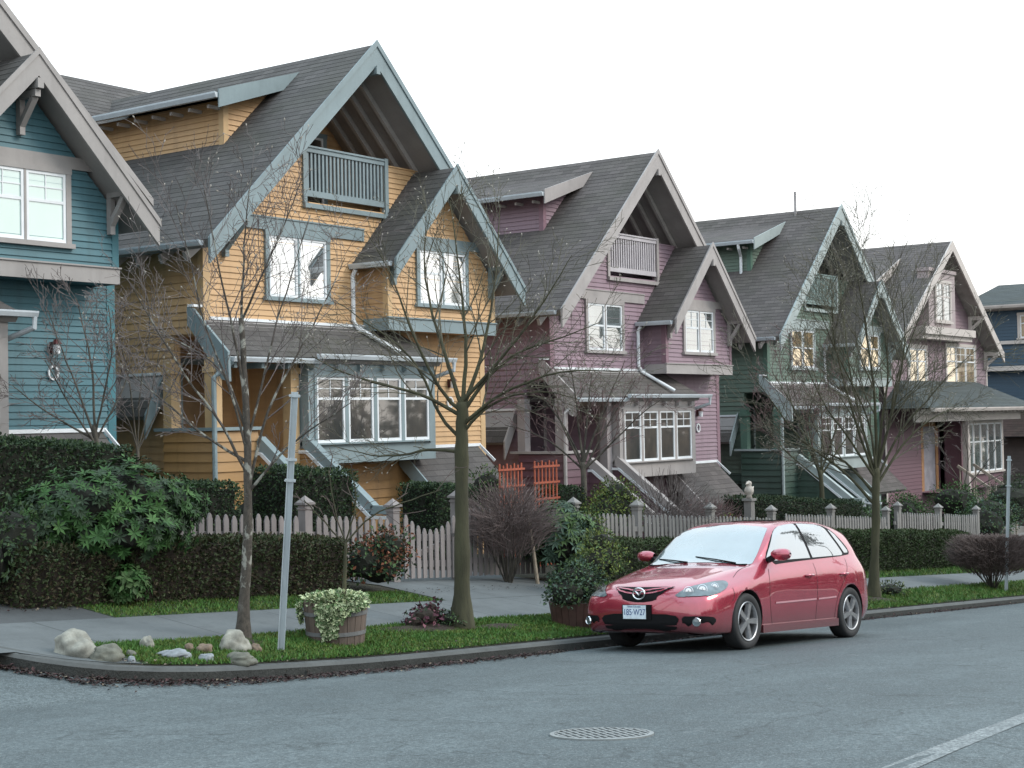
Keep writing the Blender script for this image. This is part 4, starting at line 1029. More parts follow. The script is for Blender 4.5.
    for s in SIDES:
        y = 0.86*s; fl_ = (lambda P: P if s < 0 else P[::-1])
        # glass house: dark surround then panes
        panel('window_surround', fl_([(1.44,y,.965),(1.90,y*.79,1.352),(2.14,y*.73,1.428),(2.65,y*.71,1.462),(3.15,y*.71,1.452),(3.44,y*.72,1.40),(3.64,y*.75,1.27),(3.80,y*.82,1.075),(3.70,y*.9,1.03),(2.6,y*.93,.990)]), BLK, .003, .05, 1)
        panel('side_window', fl_([(1.54,y*.93,.995),(1.57,y*.9,1.03),(1.92,y*.78,1.325),(2.0,y*.76,1.372),(2.14,y*.73,1.412),(2.30,y*.72,1.428),(2.50,y*.71,1.438),(2.545,y*.71,1.432),(2.56,y*.72,1.40),(2.60,y*.90,1.03),(2.60,y*.92,1.010)]), GLS, .007, .05, 0)
        panel('side_window', fl_([(2.665,y*.92,1.014),(2.66,y*.90,1.04),(2.62,y*.72,1.41),(2.63,y*.71,1.440),(2.8,y*.71,1.442),(3.1,y*.71,1.432),(3.26,y*.72,1.405),(3.34,y*.73,1.36),(3.53,y*.86,1.07),(3.53,y*.88,1.045),(3.48,y*.9,1.033)]), GLS, .007, .05, 0)
        panel('quarter_window', fl_([(3.60,y*.87,1.06),(3.42,y*.74,1.355),(3.44,y*.74,1.365),(3.56,y*.76,1.30),(3.73,y*.84,1.09),(3.71,y*.86,1.06)]), GLS, .007, .04, 0)
        # lamps
        hl = panel('headlight', fl_([(.06,.43*s,.60),(.08,.50*s,.655),(.17,.56*s,.715),(.34,.65*s,.757),(.52,.71*s,.79),(.62,.755*s,.79),(.60,.81*s,.745),(.48,.835*s,.69),(.34,.82*s,.64),(.20,.77*s,.60),(.10,.66*s,.575)]), LENS, .008, .022, 1)
        hb = MB()
        hb.auto = False
        for (hx,hy,hz,r_) in ((.13,.57,.635,.055),(.22,.685,.660,.058),(.38,.75,.71,.042)):
            h = bvh.find_nearest(Vector((hx,hy*s,hz))); nn = h[1] if h[1].x < 0 else -h[1]; f = Vector((-1,0.45*s,0.1)).normalized()
            x_ = f.orthogonal().normalized(); y_ = f.cross(x_); hb.mark()
            for (r0,r1,o0,o1) in ((r_,r_*.86,.010,.013),(r_*.62,r_*.1,.012,.018)):
                for k in range(16):
                    a0, a1 = 2*math.pi*k/16, 2*math.pi*(k+1)/16
                    q = [h[0]+nn*o0+(x_*math.cos(a0)+y_*math.sin(a0))*r0, h[0]+nn*o0+(x_*math.cos(a1)+y_*math.sin(a1))*r0, h[0]+nn*o1+(x_*math.cos(a1)+y_*math.sin(a1))*r1, h[0]+nn*o1+(x_*math.cos(a0)+y_*math.sin(a0))*r1]
                    hb.face(q)
        hb.build_each('reflector', SILV, hl)
        panel('tail_light', fl_([(4.10,.79*s,1.0),(4.26,.66*s,.95),(4.33,.62*s,.76),(4.25,.76*s,.74),(4.12,.82*s,.86)]), simple('tail_lamp', (0.35,0.02,0.02), 0.15, 0, 1), .006, .03, 1)
        fg = panel('fog_light', fl_([(.12,.56*s,.32),(.10,.55*s,.40),(.16,.66*s,.415),(.26,.74*s,.39),(.26,.74*s,.335),(.17,.66*s,.30)]), BLK, .008, .018, 1)
        h = bvh.find_nearest(Vector((.16,.655*s,.357))); f = Vector((-1,.35*s,0)).normalized(); x_ = f.orthogonal().normalized(); y_ = f.cross(x_); q = MB(); L0 = h[0]+f*.016
        for (r0,r1,o0,o1,mi) in ((.050,.042,0,.012,0),(.042,.038,.012,.004,0),(.038,.002,.004,.008,1)):
            for k in range(18):
                a0, a1 = 2*math.pi*k/18, 2*math.pi*(k+1)/18
                q.face([L0+f*o0+(x_*math.cos(a0)+y_*math.sin(a0))*r0, L0+f*o0+(x_*math.cos(a1)+y_*math.sin(a1))*r0, L0+f*o1+(x_*math.cos(a1)+y_*math.sin(a1))*r1, L0+f*o1+(x_*math.cos(a0)+y_*math.sin(a0))*r1], mi)
        q.build('lamp_ring', [CHR, LENS], fg)
        # door gaps
        seam([(1.52,y,.93),(1.44,y,.80),(1.42,y,.60),(1.46,y,.38),(1.50,y,.26)], mbs=seams)
        seam([(2.63,y,.97),(2.63,y,.6),(2.60,y,.26)], mbs=seams); seam([(3.55,y,1.03),(3.50,y,.88),(3.30,y,.68),(3.16,y,.5),(3.10,y,.26)], mbs=seams)
        seam([(1.50,y,.255),(2.6,y,.25),(3.12,y,.255)], mbs=seams)
        seam([(.62,.80*s,.66),(.60,.84*s,.60),(.565,.85*s,.56)], mbs=seams); seam([(1.30,.70*s,.93),(1.0,.70*s,.88),(.80,.745*s,.80)], mbs=seams)
        mo = MB(); seam([(1.56,y,.505),(2.1,y,.512),(2.59,y,.518)], w=.02, off=.008, mbs=mo); mo.build('side_moulding', simple('moulding_pink', (0.55,0.28,0.31), 0.3, .2, 1), car, smooth=True); mo = MB(); seam([(2.65,y,.518),(3.0,y,.525),(3.13,y,.53)], w=.02, off=.008, mbs=mo)
        mo.build('side_moulding', simple('moulding_pink', (0.50,0.22,0.25), 0.3, .2, 1), car, smooth=True)
        sk = MB(); sk.beam((1.25,.845*s,.215), (3.18,.845*s,.215), .05, .09); sk.build('side_skirt', RED, car)
        for hx in (2.42, 3.34):
            h = bvh.find_nearest(Vector((hx,y,.80))); p = h[0]; q = MB()
            q.tube([p+Vector((-.09,.004*s,0)), p+Vector((-.06,.034*s,.006)), p+Vector((.06,.034*s,.008)), p+Vector((.09,.004*s,.002))], [.012,.016,.016,.012], 8)
            q.build('door_handle', RED, car, smooth=True)
        # mirror
        q = MB(); base = Vector((1.62,.80*s,1.01))
        prof = [(-.05,.02,.03),(-.03,.075,.055),(.03,.10,.072),(.09,.10,.072),(.13,.085,.06),(.15,.05,.03)]
        # housing: ellipse rings across y
        R_ = [(0.0,.045,.035),(.03,.075,.055),(.09,.095,.070),(.16,.095,.070),(.215,.075,.055),(.24,.03,.02)]
        b0 = len(q.v); nn_ = 16
        for (yy, rx, rz) in R_:
            for k in range(nn_):
                a = 2*math.pi*k/nn_; q.v.append((base.x-.01+rx*.85*math.cos(a), base.y+s*(yy+.02), base.z+.055+rz*math.sin(a)))
        for i in range(len(R_)-1):
            for k in range(nn_):
                f = (b0+i*nn_+k, b0+i*nn_+(k+1) % nn_, b0+(i+1)*nn_+(k+1) % nn_, b0+(i+1)*nn_+k); q.f.append(f if s > 0 else f[::-1]); q.m.append(0); q.uv.append([(0,0)]*4)
        q.f.append(tuple(b0+(len(R_)-1)*nn_+k for k in range(nn_))); q.m.append(0); q.uv.append([(0,0)]*nn_)
        mi_ = q.build('wing_mirror', RED, car, smooth=True)
        q = MB(); q.beam((1.60,.775*s,1.0), (1.62,.86*s,1.045), .10, .06); q.build('bracket', BLK, mi_)
    seams.build('panel_gap', SEAM, car)
    panel('windscreen', [(1.26,.68,.97),(1.34,.725,.99),(1.88,.605,1.338),(2.0,.56,1.40),(2.08,0,1.44),(2.0,-.56,1.40),(1.88,-.605,1.338),(1.34,-.725,.99),(1.26,-.68,.97),(1.29,0,.995)], WSG, .004, .06, 1)
    panel('rear_window', [(4.02,.52,1.29),(4.16,.55,1.09),(4.18,0,1.09),(4.16,-.55,1.09),(4.02,-.52,1.29),(4.0,0,1.31)], GLS, .004, .06, 1)
    panel('sunroof', [(2.35,.38,1.47),(2.35,-.38,1.47),(2.85,-.40,1.49),(2.85,.40,1.49)], GLS, .004, .06, 1)
    gr = panel('grille', [(.13,.42,.735),(.09,.2,.722),(.08,0,.717),(.09,-.2,.722),(.13,-.42,.735),(.11,-.36,.655),(.05,-.20,.575),(.03,0,.552),(.05,.20,.575),(.11,.36,.655)], BLK, .008, .016, 1)
    gb = MB()
    for zz, ww in ((.685,.385),(.636,.335)):
        seam([(.10,ww,zz+.012),(.06,ww*.5,zz-.008),(.03,0,zz-.014),(.06,-ww*.5,zz-.008),(.10,-ww,zz+.012)], w=.017, off=.024, mbs=gb)
    gb.build('grille_bar', RED, gr, smooth=True)
    
    # emblem: oval ring with a winged V
    h = bvh.ray_cast(Vector((-1,0,.655)), Vector((1,0,0))); ex = h[0].x-.032; em = MB(); cz = .652
    em.tube([(ex,.078*math.cos(2*math.pi*k/28),cz+.062*math.sin(2*math.pi*k/28)) for k in range(29)], .0105, 8, cap=False)
    em.tube([(ex,.066,cz+.020),(ex,.040,cz+.022),(ex,.018,cz+.004),(ex,0,cz-.018),(ex,-.018,cz+.004),(ex,-.040,cz+.022),(ex,-.066,cz+.020)], [.004,.010,.010,.010,.010,.010,.004], 8)
    em.build('emblem', CHR, gr, smooth=True)
    panel('lower_intake', [(.06,.46,.425),(.02,0,.43),(.06,-.46,.425),(.10,-.53,.36),(.09,-.42,.285),(.03,0,.275),(.09,.42,.285),(.10,.53,.36)], BLK, .008, .016, 1)
    # front lip, plate holder, number plate
    q = MB(); seam([(.30,.80,.232),(.17,.70,.232),(.06,.5,.232),(.02,0,.232),(.06,-.5,.232),(.17,-.70,.232),(.30,-.80,.232)], w=.02, off=.01, mbs=q); q.build('front_lip', RED, car, smooth=True)
    px0 = bvh.ray_cast(Vector((-1,0,.44)), Vector((1,0,0)))[0].x
    q = MB(); q.box((px0-.022,-.16,.365), (px0+.03,.225,.53)); hold = q.build('plate_holder', BLK, car)
    q = MB(); q.box((px0-.029,-.097,.372), (px0-.0225,.207,.524)); pl = q.build('number_plate', simple('plate_white', (0.62,0.70,0.76), 0.35), car)
    def text(body_, size, y, z, mat, name='lettering'):
        cu_ = bpy.data.curves.new('lettering', 'FONT'); cu_.body = body_; cu_.size = size; cu_.align_x = 'CENTER'; cu_.align_y = 'CENTER'; cu_.extrude = .001
        ob = bpy.data.objects.new('t', cu_); COL.objects.link(ob); bpy.context.view_layer.update()
        me_ = bpy.data.meshes.new_from_object(ob.evaluated_get(bpy.context.evaluated_depsgraph_get())); bpy.data.objects.remove(ob, do_unlink=True)
        o_ = bpy.data.objects.new(name, me_); COL.objects.link(o_); me_.materials.append(mat); o_.parent = pl
        o_.matrix_local = Matrix.Translation((px0-.0305, y, z)) @ Matrix(((0,0,-1,0),(-1,0,0,0),(0,1,0,0),(0,0,0,1)))
        o_.scale = (1,1.25,1) if size > .05 else (1,1,1)
        return o_
    INK = simple('plate_ink', (0.03,0.07,0.22), 0.5)
    text('185\u00b7W27', .078, .055, .444, INK); text('British Columbia', .026, .055, .508, INK)
    # wipers, washer, aerial, exhaust
    q = MB()
    for yb, ye in ((-.52,.10),(.14,.62)):
        a = bvh.ray_cast(Vector((1.27,yb,2)), Vector((0,0,-1)))[0]+Vector((0,0,.012)); b = bvh.ray_cast(Vector((1.40,ye,2)), Vector((0,0,-1)))[0]+Vector((0,0,.012)); mid = bvh.ray_cast(Vector(((a.x+b.x)/2+.0,(yb+ye)/2,2)), Vector((0,0,-1)))[0]+Vector((0,0,.018))
        q.tube([a, mid, b], [.010,.008,.005], 6)
    q.build('wiper', BLK, car)
    q = MB(); q.box((1.24,-.66,.925), (1.30,.66,.963)); q.build('cowl', BLK, car)
    # wheels
    def wheel(xa, s):
        W = bpy.data.objects.new('wheel', None); COL.objects.link(W); W.parent = car; W.location = (xa, .775*s, .3185); W.rotation_euler = (0, rnd.uniform(0,1.2), 0)
        t = MB(); w2 = .102
        prof = [(.222,-w2*.85),(.245,-w2),(.285,-w2*1.02),(.308,-w2*.92),(.3165,-w2*.7),(.3185,0),(.3165,w2*.7),(.308,w2*.92),(.285,w2*1.02),(.245,w2),(.222,w2*.85)]
        t.lathe(prof, 48, axis='y'); t.build('tyre', RUB, W, smooth=True)
        r_ = MB(); o = s
        # rim lip and dish
        r_.lathe([(.224,o*.094),(.218,o*.100),(.205,o*.094),(.200,o*.06),(.195,o*-.06)], 48, axis='y')
        r_.lathe([(.20,o*.012),(.05,o*.012)], 32, axis='y', mi=1)
        r_.lathe([(.048,o*.02),(.046,o*.088),(.03,o*.094),(.001,o*.094)], 20, axis='y')
        for k in range(5):
            a = 2*math.pi*k/5
            er = Vector((math.cos(a),0,-math.sin(a))); et = Vector((math.sin(a),0,math.cos(a)))
            def pt(r, t_, d_): return er*r+et*t_+Vector((0,o*d_,0))
            i0, i1, wd0, wd1 = .03, .212, .030, .040
            p = [pt(i0,-wd0,.045),pt(i1,-wd1,.055),pt(i1,wd1,.055),pt(i0,wd0,.045),pt(i0,-wd0*.75,.092),pt(i1,-wd1*.8,.092),pt(i1,wd1*.8,.092),pt(i0,wd0*.75,.092)]
            if o < 0: p = [p[3],p[2],p[1],p[0],p[7],p[6],p[5],p[4]]
            r_.hexa(p)
        r_.build('rim', [ALU, DRK], W, smooth=False)
    for xa in (.90, 3.54):
        for s in SIDES: wheel(xa, s)
    q = MB(); q.box((.5,-.55,.185), (4.1,.55,.30)); q.build('underbody', DRK, car)
    # stand it on the sloping, cambered street
    fx, fy = 15.47, 8.94; ya = -0.033
    xd = Vector((1, ya, SL-0.055*ya)).normalized(); yd = Vector((-ya, 1, -0.055-SL*ya*0)).normalized(); zd = xd.cross(yd).normalized(); yd = zd.cross(xd)
    Mx = Matrix((xd, yd, zd)).transposed().to_4x4()
    org = Vector((fx, fy, RD(fx, fy))) - xd*0.90
    Mx.translation = org; car.matrix_world = Mx
build_car()
# ------------------------------------------------------------------ finding real ground points
def ray(px, py): return F_PX*_fw + (px-512)*_r2 - (py-384)*_u2
def gpt(px, py):
    """point of the verge / footway ground seen at a pixel of the photograph"""
    d = ray(px, py); k = -1.206
    t = (k-CAM.z)/(d.z-SL*d.x-0.12*d.y); p = CAM+d*t; return Vector((p.x, p.y, G(p.x, p.y)))
def aty(px, py, Y):
    d = ray(px, py); return CAM+d*(Y/d.y)
def rv(s=1.0): return Vector((rnd.uniform(-1,1), rnd.uniform(-1,1), rnd.uniform(-1,1)))*s
def ndir():
    while True:
        v = rv()
        if 0.05 < v.length < 1: return v.normalized()
# ------------------------------------------------------------------ picket fences
PICK = paint('weathered_picket', (0.215,0.19,0.185), 0.7, 0.16, 4, 0.4, (1,1,0.3)); PICK2 = paint('weathered_picket_pale', (0.21,0.20,0.19), 0.7, 0.16, 4, 0.4, (1,1,0.3))
def picket_mb(mb, x, y, z0, z1, w=0.082, t=0.02, lean=0.0):
    mb.prism([(x-w/2,y,z0),(x+w/2,y,z0),(x+w/2+lean,y,z1-0.07),(x+w*.22+lean,y,z1-0.015),(x+lean,y,z1),(x-w*.22+lean,y,z1-0.015),(x-w/2+lean,y,z1-0.07)], (0,-t,0))
def fence(name, label, x0, x1, y, h=1.05, posts=(), group='picket fences of the front gardens', mat=PICK, pitch=0.135):
    H = empty(name, (x0, y, G(x0, y)), label, 'fence', group)
    gz = lambda x: G(x, y)-H.location.z
    p = MB(); x = x0+0.12
    while x < x1-0.05:
        if all(abs(x-q) > 0.11 for q in posts):
            picket_mb(p, x-x0, -0.03+rnd.uniform(-.004,.004), gz(x)+0.06, gz(x)+h+rnd.uniform(-.015,.015), lean=rnd.uniform(-.006,.006))
        x += pitch+rnd.uniform(-.006,.006)
    for hh in (0.28, h-0.25): p.beam((0,0.0,gz(x0)+hh), (x1-x0,0.0,gz(x1)+hh), 0.04, 0.085)
    p.build('picket_panel', mat, H)
    for q in posts: post(H, q-x0, 0.03, gz(q), h+0.24, mat)
    return H
def post(H, x, y, z, h, mat):
    m = MB(); w = 0.065
    m.box((x-w,y-w,z-0.1), (x+w,y+w,z+h-0.1)); m.box((x-w-.012,y-w-.012,z+h-.16), (x+w+.012,y+w+.012,z+h-.135)); 
    m.box((x-w-.03,y-w-.03,z+h-.099), (x+w+.03,y+w+.03,z+h-.07))
    t = z+h+.02; c = (x, y, t); b = [(x-w-.02,y-w-.02,z+h-.069),(x+w+.02,y-w-.02,z+h-.069),(x+w+.02,y+w+.02,z+h-.069),(x-w-.02,y+w+.02,z+h-.069)]
    for i in range(4): m.face([b[i], b[(i+1) % 4], c])
    return m.build('post', mat, H)
FY = 13.78
fence('picket_fence', 'weathered picket fence in front of the yellow house, left of its gate', 11.75, 16.0, FY, 0.90, (12.05, 14.25, 15.98))
fence('picket_fence', 'weathered picket fence between the garden gate and the orange trellises', 17.35, 19.6, FY, 1.06, (17.4,))
fence('picket_fence', 'weathered picket fence in front of the mauve house behind the car', 19.75, 27.6, FY, 1.02, (20.45, 22.4, 25.0, 27.5), mat=PICK2)
fence('picket_fence', 'weathered picket fence in front of the green house', 27.9, 33.4, FY, 1.10, (30.3, 33.3), mat=PICK2)
fence('picket_fence', 'stepped grey picket fence in front of the pink house', 33.7, 39.4, FY, 1.22, (34.0, 36.6, 39.3), mat=PICK2, pitch=0.15)
def gate():
    x0, x1 = 16.08, 17.28
    H = empty('garden_gate', (x0, FY-0.02, G(x0, FY)), 'picket garden gate with scooped top beside the tall gate post', 'gate')
    p = MB(); n = 9; L = x1-x0; gz = lambda x: SL*x
    for i in range(n):
        x = (i+.5)*L/n; f = abs(i-(n-1)/2)/((n-1)/2); picket_mb(p, x, -0.03, gz(x)+.05, gz(x)+0.74+0.2*f*f)
    for hh in (.25,.62): p.beam((0,0,hh), (L,0,gz(L)+hh), .04, .09)
    p.beam((0.03,0.045,.27), (L-.03,0.045,gz(L)+.60), .04, .07)
    p.build('picket_panel', PICK, H)
    q = MB(); q.box((L-.12,-.06,.56), (L-.02,-.045,.60)); q.build('latch', METAL, H)
gate()
# ------------------------------------------------------------------ orange trellises in front of the mauve house
ORG = paint('orange_trellis', (0.34,0.080,0.040), 0.6, 0.15, 4, 0.2)
for (px, w, nn, top, lab) in ((511, .62, 7, 464, 'low orange trellis panel half hidden by the twiggy shrub'), (546, .66, 7, 461, 'orange trellis panel standing nearer the mauve house steps')):
    a = aty(px-12, top, 15.2); z0 = G(a.x, 15.2)
    H = empty('trellis', (a.x, 15.2, z0), lab, 'trellis', 'orange trellises'); m = MB(); hh = a.z-z0
    for i in range(nn): m.box((i*w/(nn-1)-.013,-.02,0.0), (i*w/(nn-1)+.013,0,hh-(0.03 if i % 2 else 0)))
    for k in range(4): m.box((-.06,-.041,hh-.12-k*.28), (w+.06,-.021,hh-.085-k*.28))
    m.build('lattice', ORG, H)
# carved finial post by the green house corner
def finial_post():
    b = aty(749, 492, 14.4); z0 = G(b.x, 14.4); H = empty('ornamental_post', (b.x, 14.4, z0), 'weathered post with a carved bird-like finial behind the car roof', 'post')
    h = b.z-z0
    m = MB(); m.box((-.08,-.08,-.1), (.08,.08,h-.18)); m.box((-.11,-.11,h-.178), (.11,.11,h-.13)); m.build('shaft', PICK2, H)
    m = MB(); m.lathe([(.0,h-.129),(.07,h-.12),(.05,h-.07),(.09,h-.02),(.10,h+.04),(.07,h+.10),(.05,h+.13),(.065,h+.17),(.05,h+.21),(.0,h+.23)], 14); m.tube([(-.05,0,h+.18),(-.14,0,h+.16)], [.03,.008], 6); m.tube([(.08,0,h+.02),(.2,0,h+.10)], [.05,.01], 6)
    m.build('finial', paint('pale_stone', (0.42,0.38,0.34), 0.8, .15, 8), H, smooth=True)
finial_post()
# ------------------------------------------------------------------ poles
GALV = paint('galvanised_pole', (0.40,0.44,0.46), 0.45, 0.12, 6, 0.3, (1,1,.2), 0.05, 0.3)
def sign_pole(base, top, label, bracket):
    H = empty('sign_pole', base, label, 'pole', None); m = MB(); d = top-base
    n = d.normalized(); s = n.orthogonal().normalized(); t = n.cross(s); w = .028
    # U-channel post
    for (a, b, c_, e_) in ((-w,w,-.004,.004),):
        pass
    ax = Vector((math.cos(YAW-R(90)), math.sin(YAW-R(90)), 0)); ax = (ax-n*ax.dot(n)).normalized(); ay = n.cross(ax).normalized()
    sec = [(-.034,-.014),(-.030,.012),(-.012,.016),(.012,.016),(.030,.012),(.034,-.014),(.024,-.014),(.021,.004),(-.021,.004),(-.024,-.014)]
    lo = [base-n*.1+ax*x+ay*y-base for x, y in sec]; hi = [top+ax*x+ay*y-base for x, y in sec]
    for i in range(len(sec)): m.face([lo[i], lo[(i+1) % len(sec)], hi[(i+1) % len(sec)], hi[i]])
    m.face(hi)
    m.build('post', GALV, H)
    for f in bracket:
        c = d*f; q = MB(); q.beam(c-ax*.05, c+ax*.05, .035, .028); q.tube([c-ax*.043, c-ax*.043-ay*.03], .012, 6); q.tube([c+ax*.043, c+ax*.043-ay*.03], .012, 6); q.build('clamp', GALV, H)
b = gpt(281, 652); dist = (b-CAM).dot(_fw); tp = CAM+ray(295, 392)*(dist/F_PX)*0.998
sign_pole(b, tp, 'leaning bare metal sign post on the grass verge near the kerb corner', (.66,.74,.985))
b = gpt(1006, 592); dist = (b-CAM).dot(_fw); tp = CAM+ray(1009, 456)*(dist/F_PX)
sign_pole(b, tp, 'upright blue-grey metal sign post at the right, beside the clipped twiggy bush', (.78,.97))
# ------------------------------------------------------------------ manhole cover
def manhole():
    p = Vector((7.72, 5.04)); H = empty('manhole_cover', (p.x, p.y, RD(p.x, p.y)), 'round cast iron manhole cover with a grid pattern in the road', 'manhole cover')
    IR = paint('cast_iron', (0.25,0.265,0.265), 0.5, 0.15, 20, .3, metal=.4); DI = paint('dark_iron', (0.016,0.018,0.018), 0.7)
    tilt = lambda x, y, z: (x, y, z+SL*x-0.055*y)
    m = MB(); N = 56; Ro, Ri = .315, .288
    for k in range(N):
        a0, a1 = 2*math.pi*k/N, 2*math.pi*(k+1)/N; c0, s0, c1, s1 = math.cos(a0), math.sin(a0), math.cos(a1), math.sin(a1)
        m.face([tilt(Ri*c0,Ri*s0,.012),tilt(Ro*c0,Ro*s0,.010),tilt(Ro*c1,Ro*s1,.010),tilt(Ri*c1,Ri*s1,.012)]); m.face([tilt(Ro*c0,Ro*s0,.010),tilt(Ro*c0,Ro*s0,-.01),tilt(Ro*c1,Ro*s1,-.01),tilt(Ro*c1,Ro*s1,.010)]); m.face([tilt(Ri*c0,Ri*s0,.012),tilt(Ri*c1,Ri*s1,.012),tilt(Ri*c1,Ri*s1,.002),tilt(Ri*c0,Ri*s0,.002)])
    m.build('ring', IR, H)
    m = MB(); m.face([tilt((Ri+.002)*math.cos(2*math.pi*k/N),(Ri+.002)*math.sin(2*math.pi*k/N),.004) for k in range(N)]); 
    o = m.build('plate', DI, H)
    m = MB()
    rot = R(-37)
    for ax_ in (0, 1):
        for i in range(-6, 7):
            u = i*.044; L = math.sqrt(max(0, .286**2-u*u))
            if ax_ == 0: a, b_ = (u,-L), (u,L)
            else:
                if i % 3: continue
                a, b_ = (-L,u), (L,u)
            ro = lambda q: (q[0]*math.cos(rot)-q[1]*math.sin(rot), q[0]*math.sin(rot)+q[1]*math.cos(rot))
            (x0,y0),(x1,y1) = ro(a), ro(b_); m.beam(tilt(x0,y0,.006), tilt(x1,y1,.006), .016 if ax_ == 0 else .009, .011-.001*ax_)
    m.build('grid', IR, o)
manhole()
# ------------------------------------------------------------------ barrel planter and tub
WOODB = paint('barrel_wood', (0.115,0.085,0.068), 0.75, 0.25, 9, 0.4, (1,1,.15)); HOOP = paint('barrel_hoop', (0.14,0.14,0.14), 0.6, .15, 8, .4)
def barrel(px, py, r0, r1, h, label, wood, hoops=True):
    b = gpt(px, py); H = empty('barrel_planter', (b.x, b.y, b.z), label, 'planter')
    m = MB(); n = 22
    for k in range(n):
        a0, a1 = 2*math.pi*(k+.03)/n, 2*math.pi*(k+.97)/n
        prof = [(r0,-.03),(r0+(r1-r0)*.45,h*.45),(r1,h)]
        for i in range(2):
            (ra,za),(rb,zb) = prof[i], prof[i+1]
            m.face([(ra*math.cos(a0),ra*math.sin(a0),za),(ra*math.cos(a1),ra*math.sin(a1),za),(rb*math.cos(a1),rb*math.sin(a1),zb),(rb*math.cos(a0),rb*math.sin(a0),zb)])
        m.face([(r1*math.cos(a0),r1*math.sin(a0),h),(r1*math.cos(a1),r1*math.sin(a1),h),((r1-.03)*math.cos(a1),(r1-.03)*math.sin(a1),h),((r1-.03)*math.cos(a0),(r1-.03)*math.sin(a0),h)])
    m.lathe([(r0-.02,0),(r1-.028,h-.002)], n)
    m.build('staves', wood, H)
    if hoops:
        m = MB()
        for z in (.10,.30):
            rr = r0+(r1-r0)*z/h+.006; m.lathe([(rr-.004,z-.02),(rr,z-.02),(rr+.004,z+.02),(rr,z+.02)], 36)
        m.build('hoop', HOOP, H)
    m = MB(); m.face([((r1-.03)*math.cos(2*math.pi*k/24),(r1-.03)*math.sin(2*math.pi*k/24),h-.05) for k in range(24)]); m.build('soil', M_MULCH, H)
    return b
BAR = barrel(336, 641, .29, .335, .42, 'half barrel planter spilling pale variegated ivy on the verge', WOODB)
TUB = barrel(577, 625, .30, .35, .30, 'brown tub planter under dark shrubs in front of the car', paint('tub_brown', (0.07,0.035,0.028), .6, .2, 6, .3), False)
# ------------------------------------------------------------------ stones at the kerb corner
STN = {c: paint('stone_'+c, v, 0.85, 0.3, 9, 0.5, bumps=.4) for c, v in (('pale',(0.25,0.245,0.21)),('grey',(0.125,0.125,0.10)),('tan',(0.17,0.125,0.09)),('blue',(0.22,0.24,0.255)))}
stones = [(76,657,.26,.20,'pale','large pale rounded boulder, leftmost of the kerb corner stones'),(106,662,.20,.12,'grey','mossy grey stone right of the large pale boulder'),(147,652,.085,.11,'pale','small pale pointed stone standing alone in the grass'),
    (131,659,.07,.05,'grey','little dark stone between the mossy stone and the pointed one'),(131.5,665,.05,.05,'blue','tiny bluish pebble near the kerb below the dark stone'),(175,660,.21,.07,'blue','long flat pale slab lying near the kerb'),(189,654,.07,.07,'tan','small brown stone behind the flat slab'),(204,656,.11,.09,'tan','tan stone between the slab and the smooth oval boulder'),
    (206,664,.10,.07,'blue','small bluish stone in front of the tan one'),(234,654,.20,.18,'pale','smooth white oval boulder at the foot of the left tree'),(241,665,.20,.09,'grey','low flat grey stone in front of the oval boulder'),(256,655,.09,.08,'tan','reddish stone right of the oval boulder beside the trunk')]
for px, py, w, h, c, lab in stones:
    b = gpt(px, py-3); m = bmesh.new(); bmesh.ops.create_icosphere(m, subdivisions=4, radius=1.0); sd = Vector((px*.13, py*.07, 0)); me = bpy.data.meshes.new('stone')
    for v in m.verts:
        f = 1+.34*mnoise.noise(v.co*1.0+sd)+.16*mnoise.noise(v.co*2.6+sd)+.05*mnoise.noise(v.co*7+sd)
        v.co = Vector((v.co.x*w*f*.72, v.co.y*w*.6*f, max(-.5, v.co.z)*h*f*.80+h*.22))
    a = rnd.uniform(-.5,.5)+YAW-R(90)
    bmesh.ops.rotate(m, verts=m.verts, cent=(0,0,0), matrix=Matrix.Rotation(a, 3, 'Z'))
    m.to_mesh(me); m.free(); me.materials.append(STN[c])
    for p in me.polygons: p.use_smooth = True
    o = bpy.data.objects.new('stone', me); COL.objects.link(o); o.location = b; tag(o, lab, 'stone', 'stones along the kerb corner')
# ------------------------------------------------------------------ plants
BARK = paint('mossy_bark', (0.052,0.050,0.026), 0.9, 0.3, 7, 0.5, (1,1,.25), .5); BARK_L = paint('lichen_bark', (0.075,0.066,0.052), 0.9, 0.55, 7, 0.7, (1,1,.5), .6)
TWIG = paint('twig_bark', (0.085,0.06,0.052), 0.8, 0.2, 6, 0.2, bumps=0); TWIG_R = paint('twig_red', (0.12,0.072,0.07), 0.8, 0.2, 6, 0.2, bumps=0); TWIG_G = paint('twig_green', (0.085,0.078,0.052), 0.8, 0.2, 6, 0.2, bumps=0); TWIG_D = paint('twig_grey', (0.115,0.095,0.09), 0.8, 0.2, 6, 0.2, bumps=0)
def spotted_bark():
    m, nt, b = new_mat('spotted_bark'); v = coords(nt, 'Object', (1,1,.7)); n1 = noise_tex(nt, v, 9, 4, .6); n2 = noise_tex(nt, v, 34, 4, .7); s_ = nt.nodes.new('ShaderNodeSeparateXYZ'); nt.links.new(coords(nt, 'Object'), s_.inputs[0])
    c = mixc(nt, ramp(nt, n2, .3, .7), (0.032,0.027,0.022), (0.085,0.072,0.058))
    lo = mixc(nt, ramp(nt, s_.outputs['Z'], .25, .6), (0,0,0), ramp(nt, n1, .54, .60))
    c = mixc(nt, lo, c, (0.24,0.235,0.205)); nt.links.new(c, b.inputs['Base Color']); b.inputs['Roughness'].default_value = .9; bump(nt, b, n2, .6, .01); return m
BARK_S = spotted_bark()
BUD = paint('sky_glint_bud', (0.30,0.27,0.23), 0.6, .1, 6, 0, bumps=0)  # sky glint on the buds, painted as a pale colour
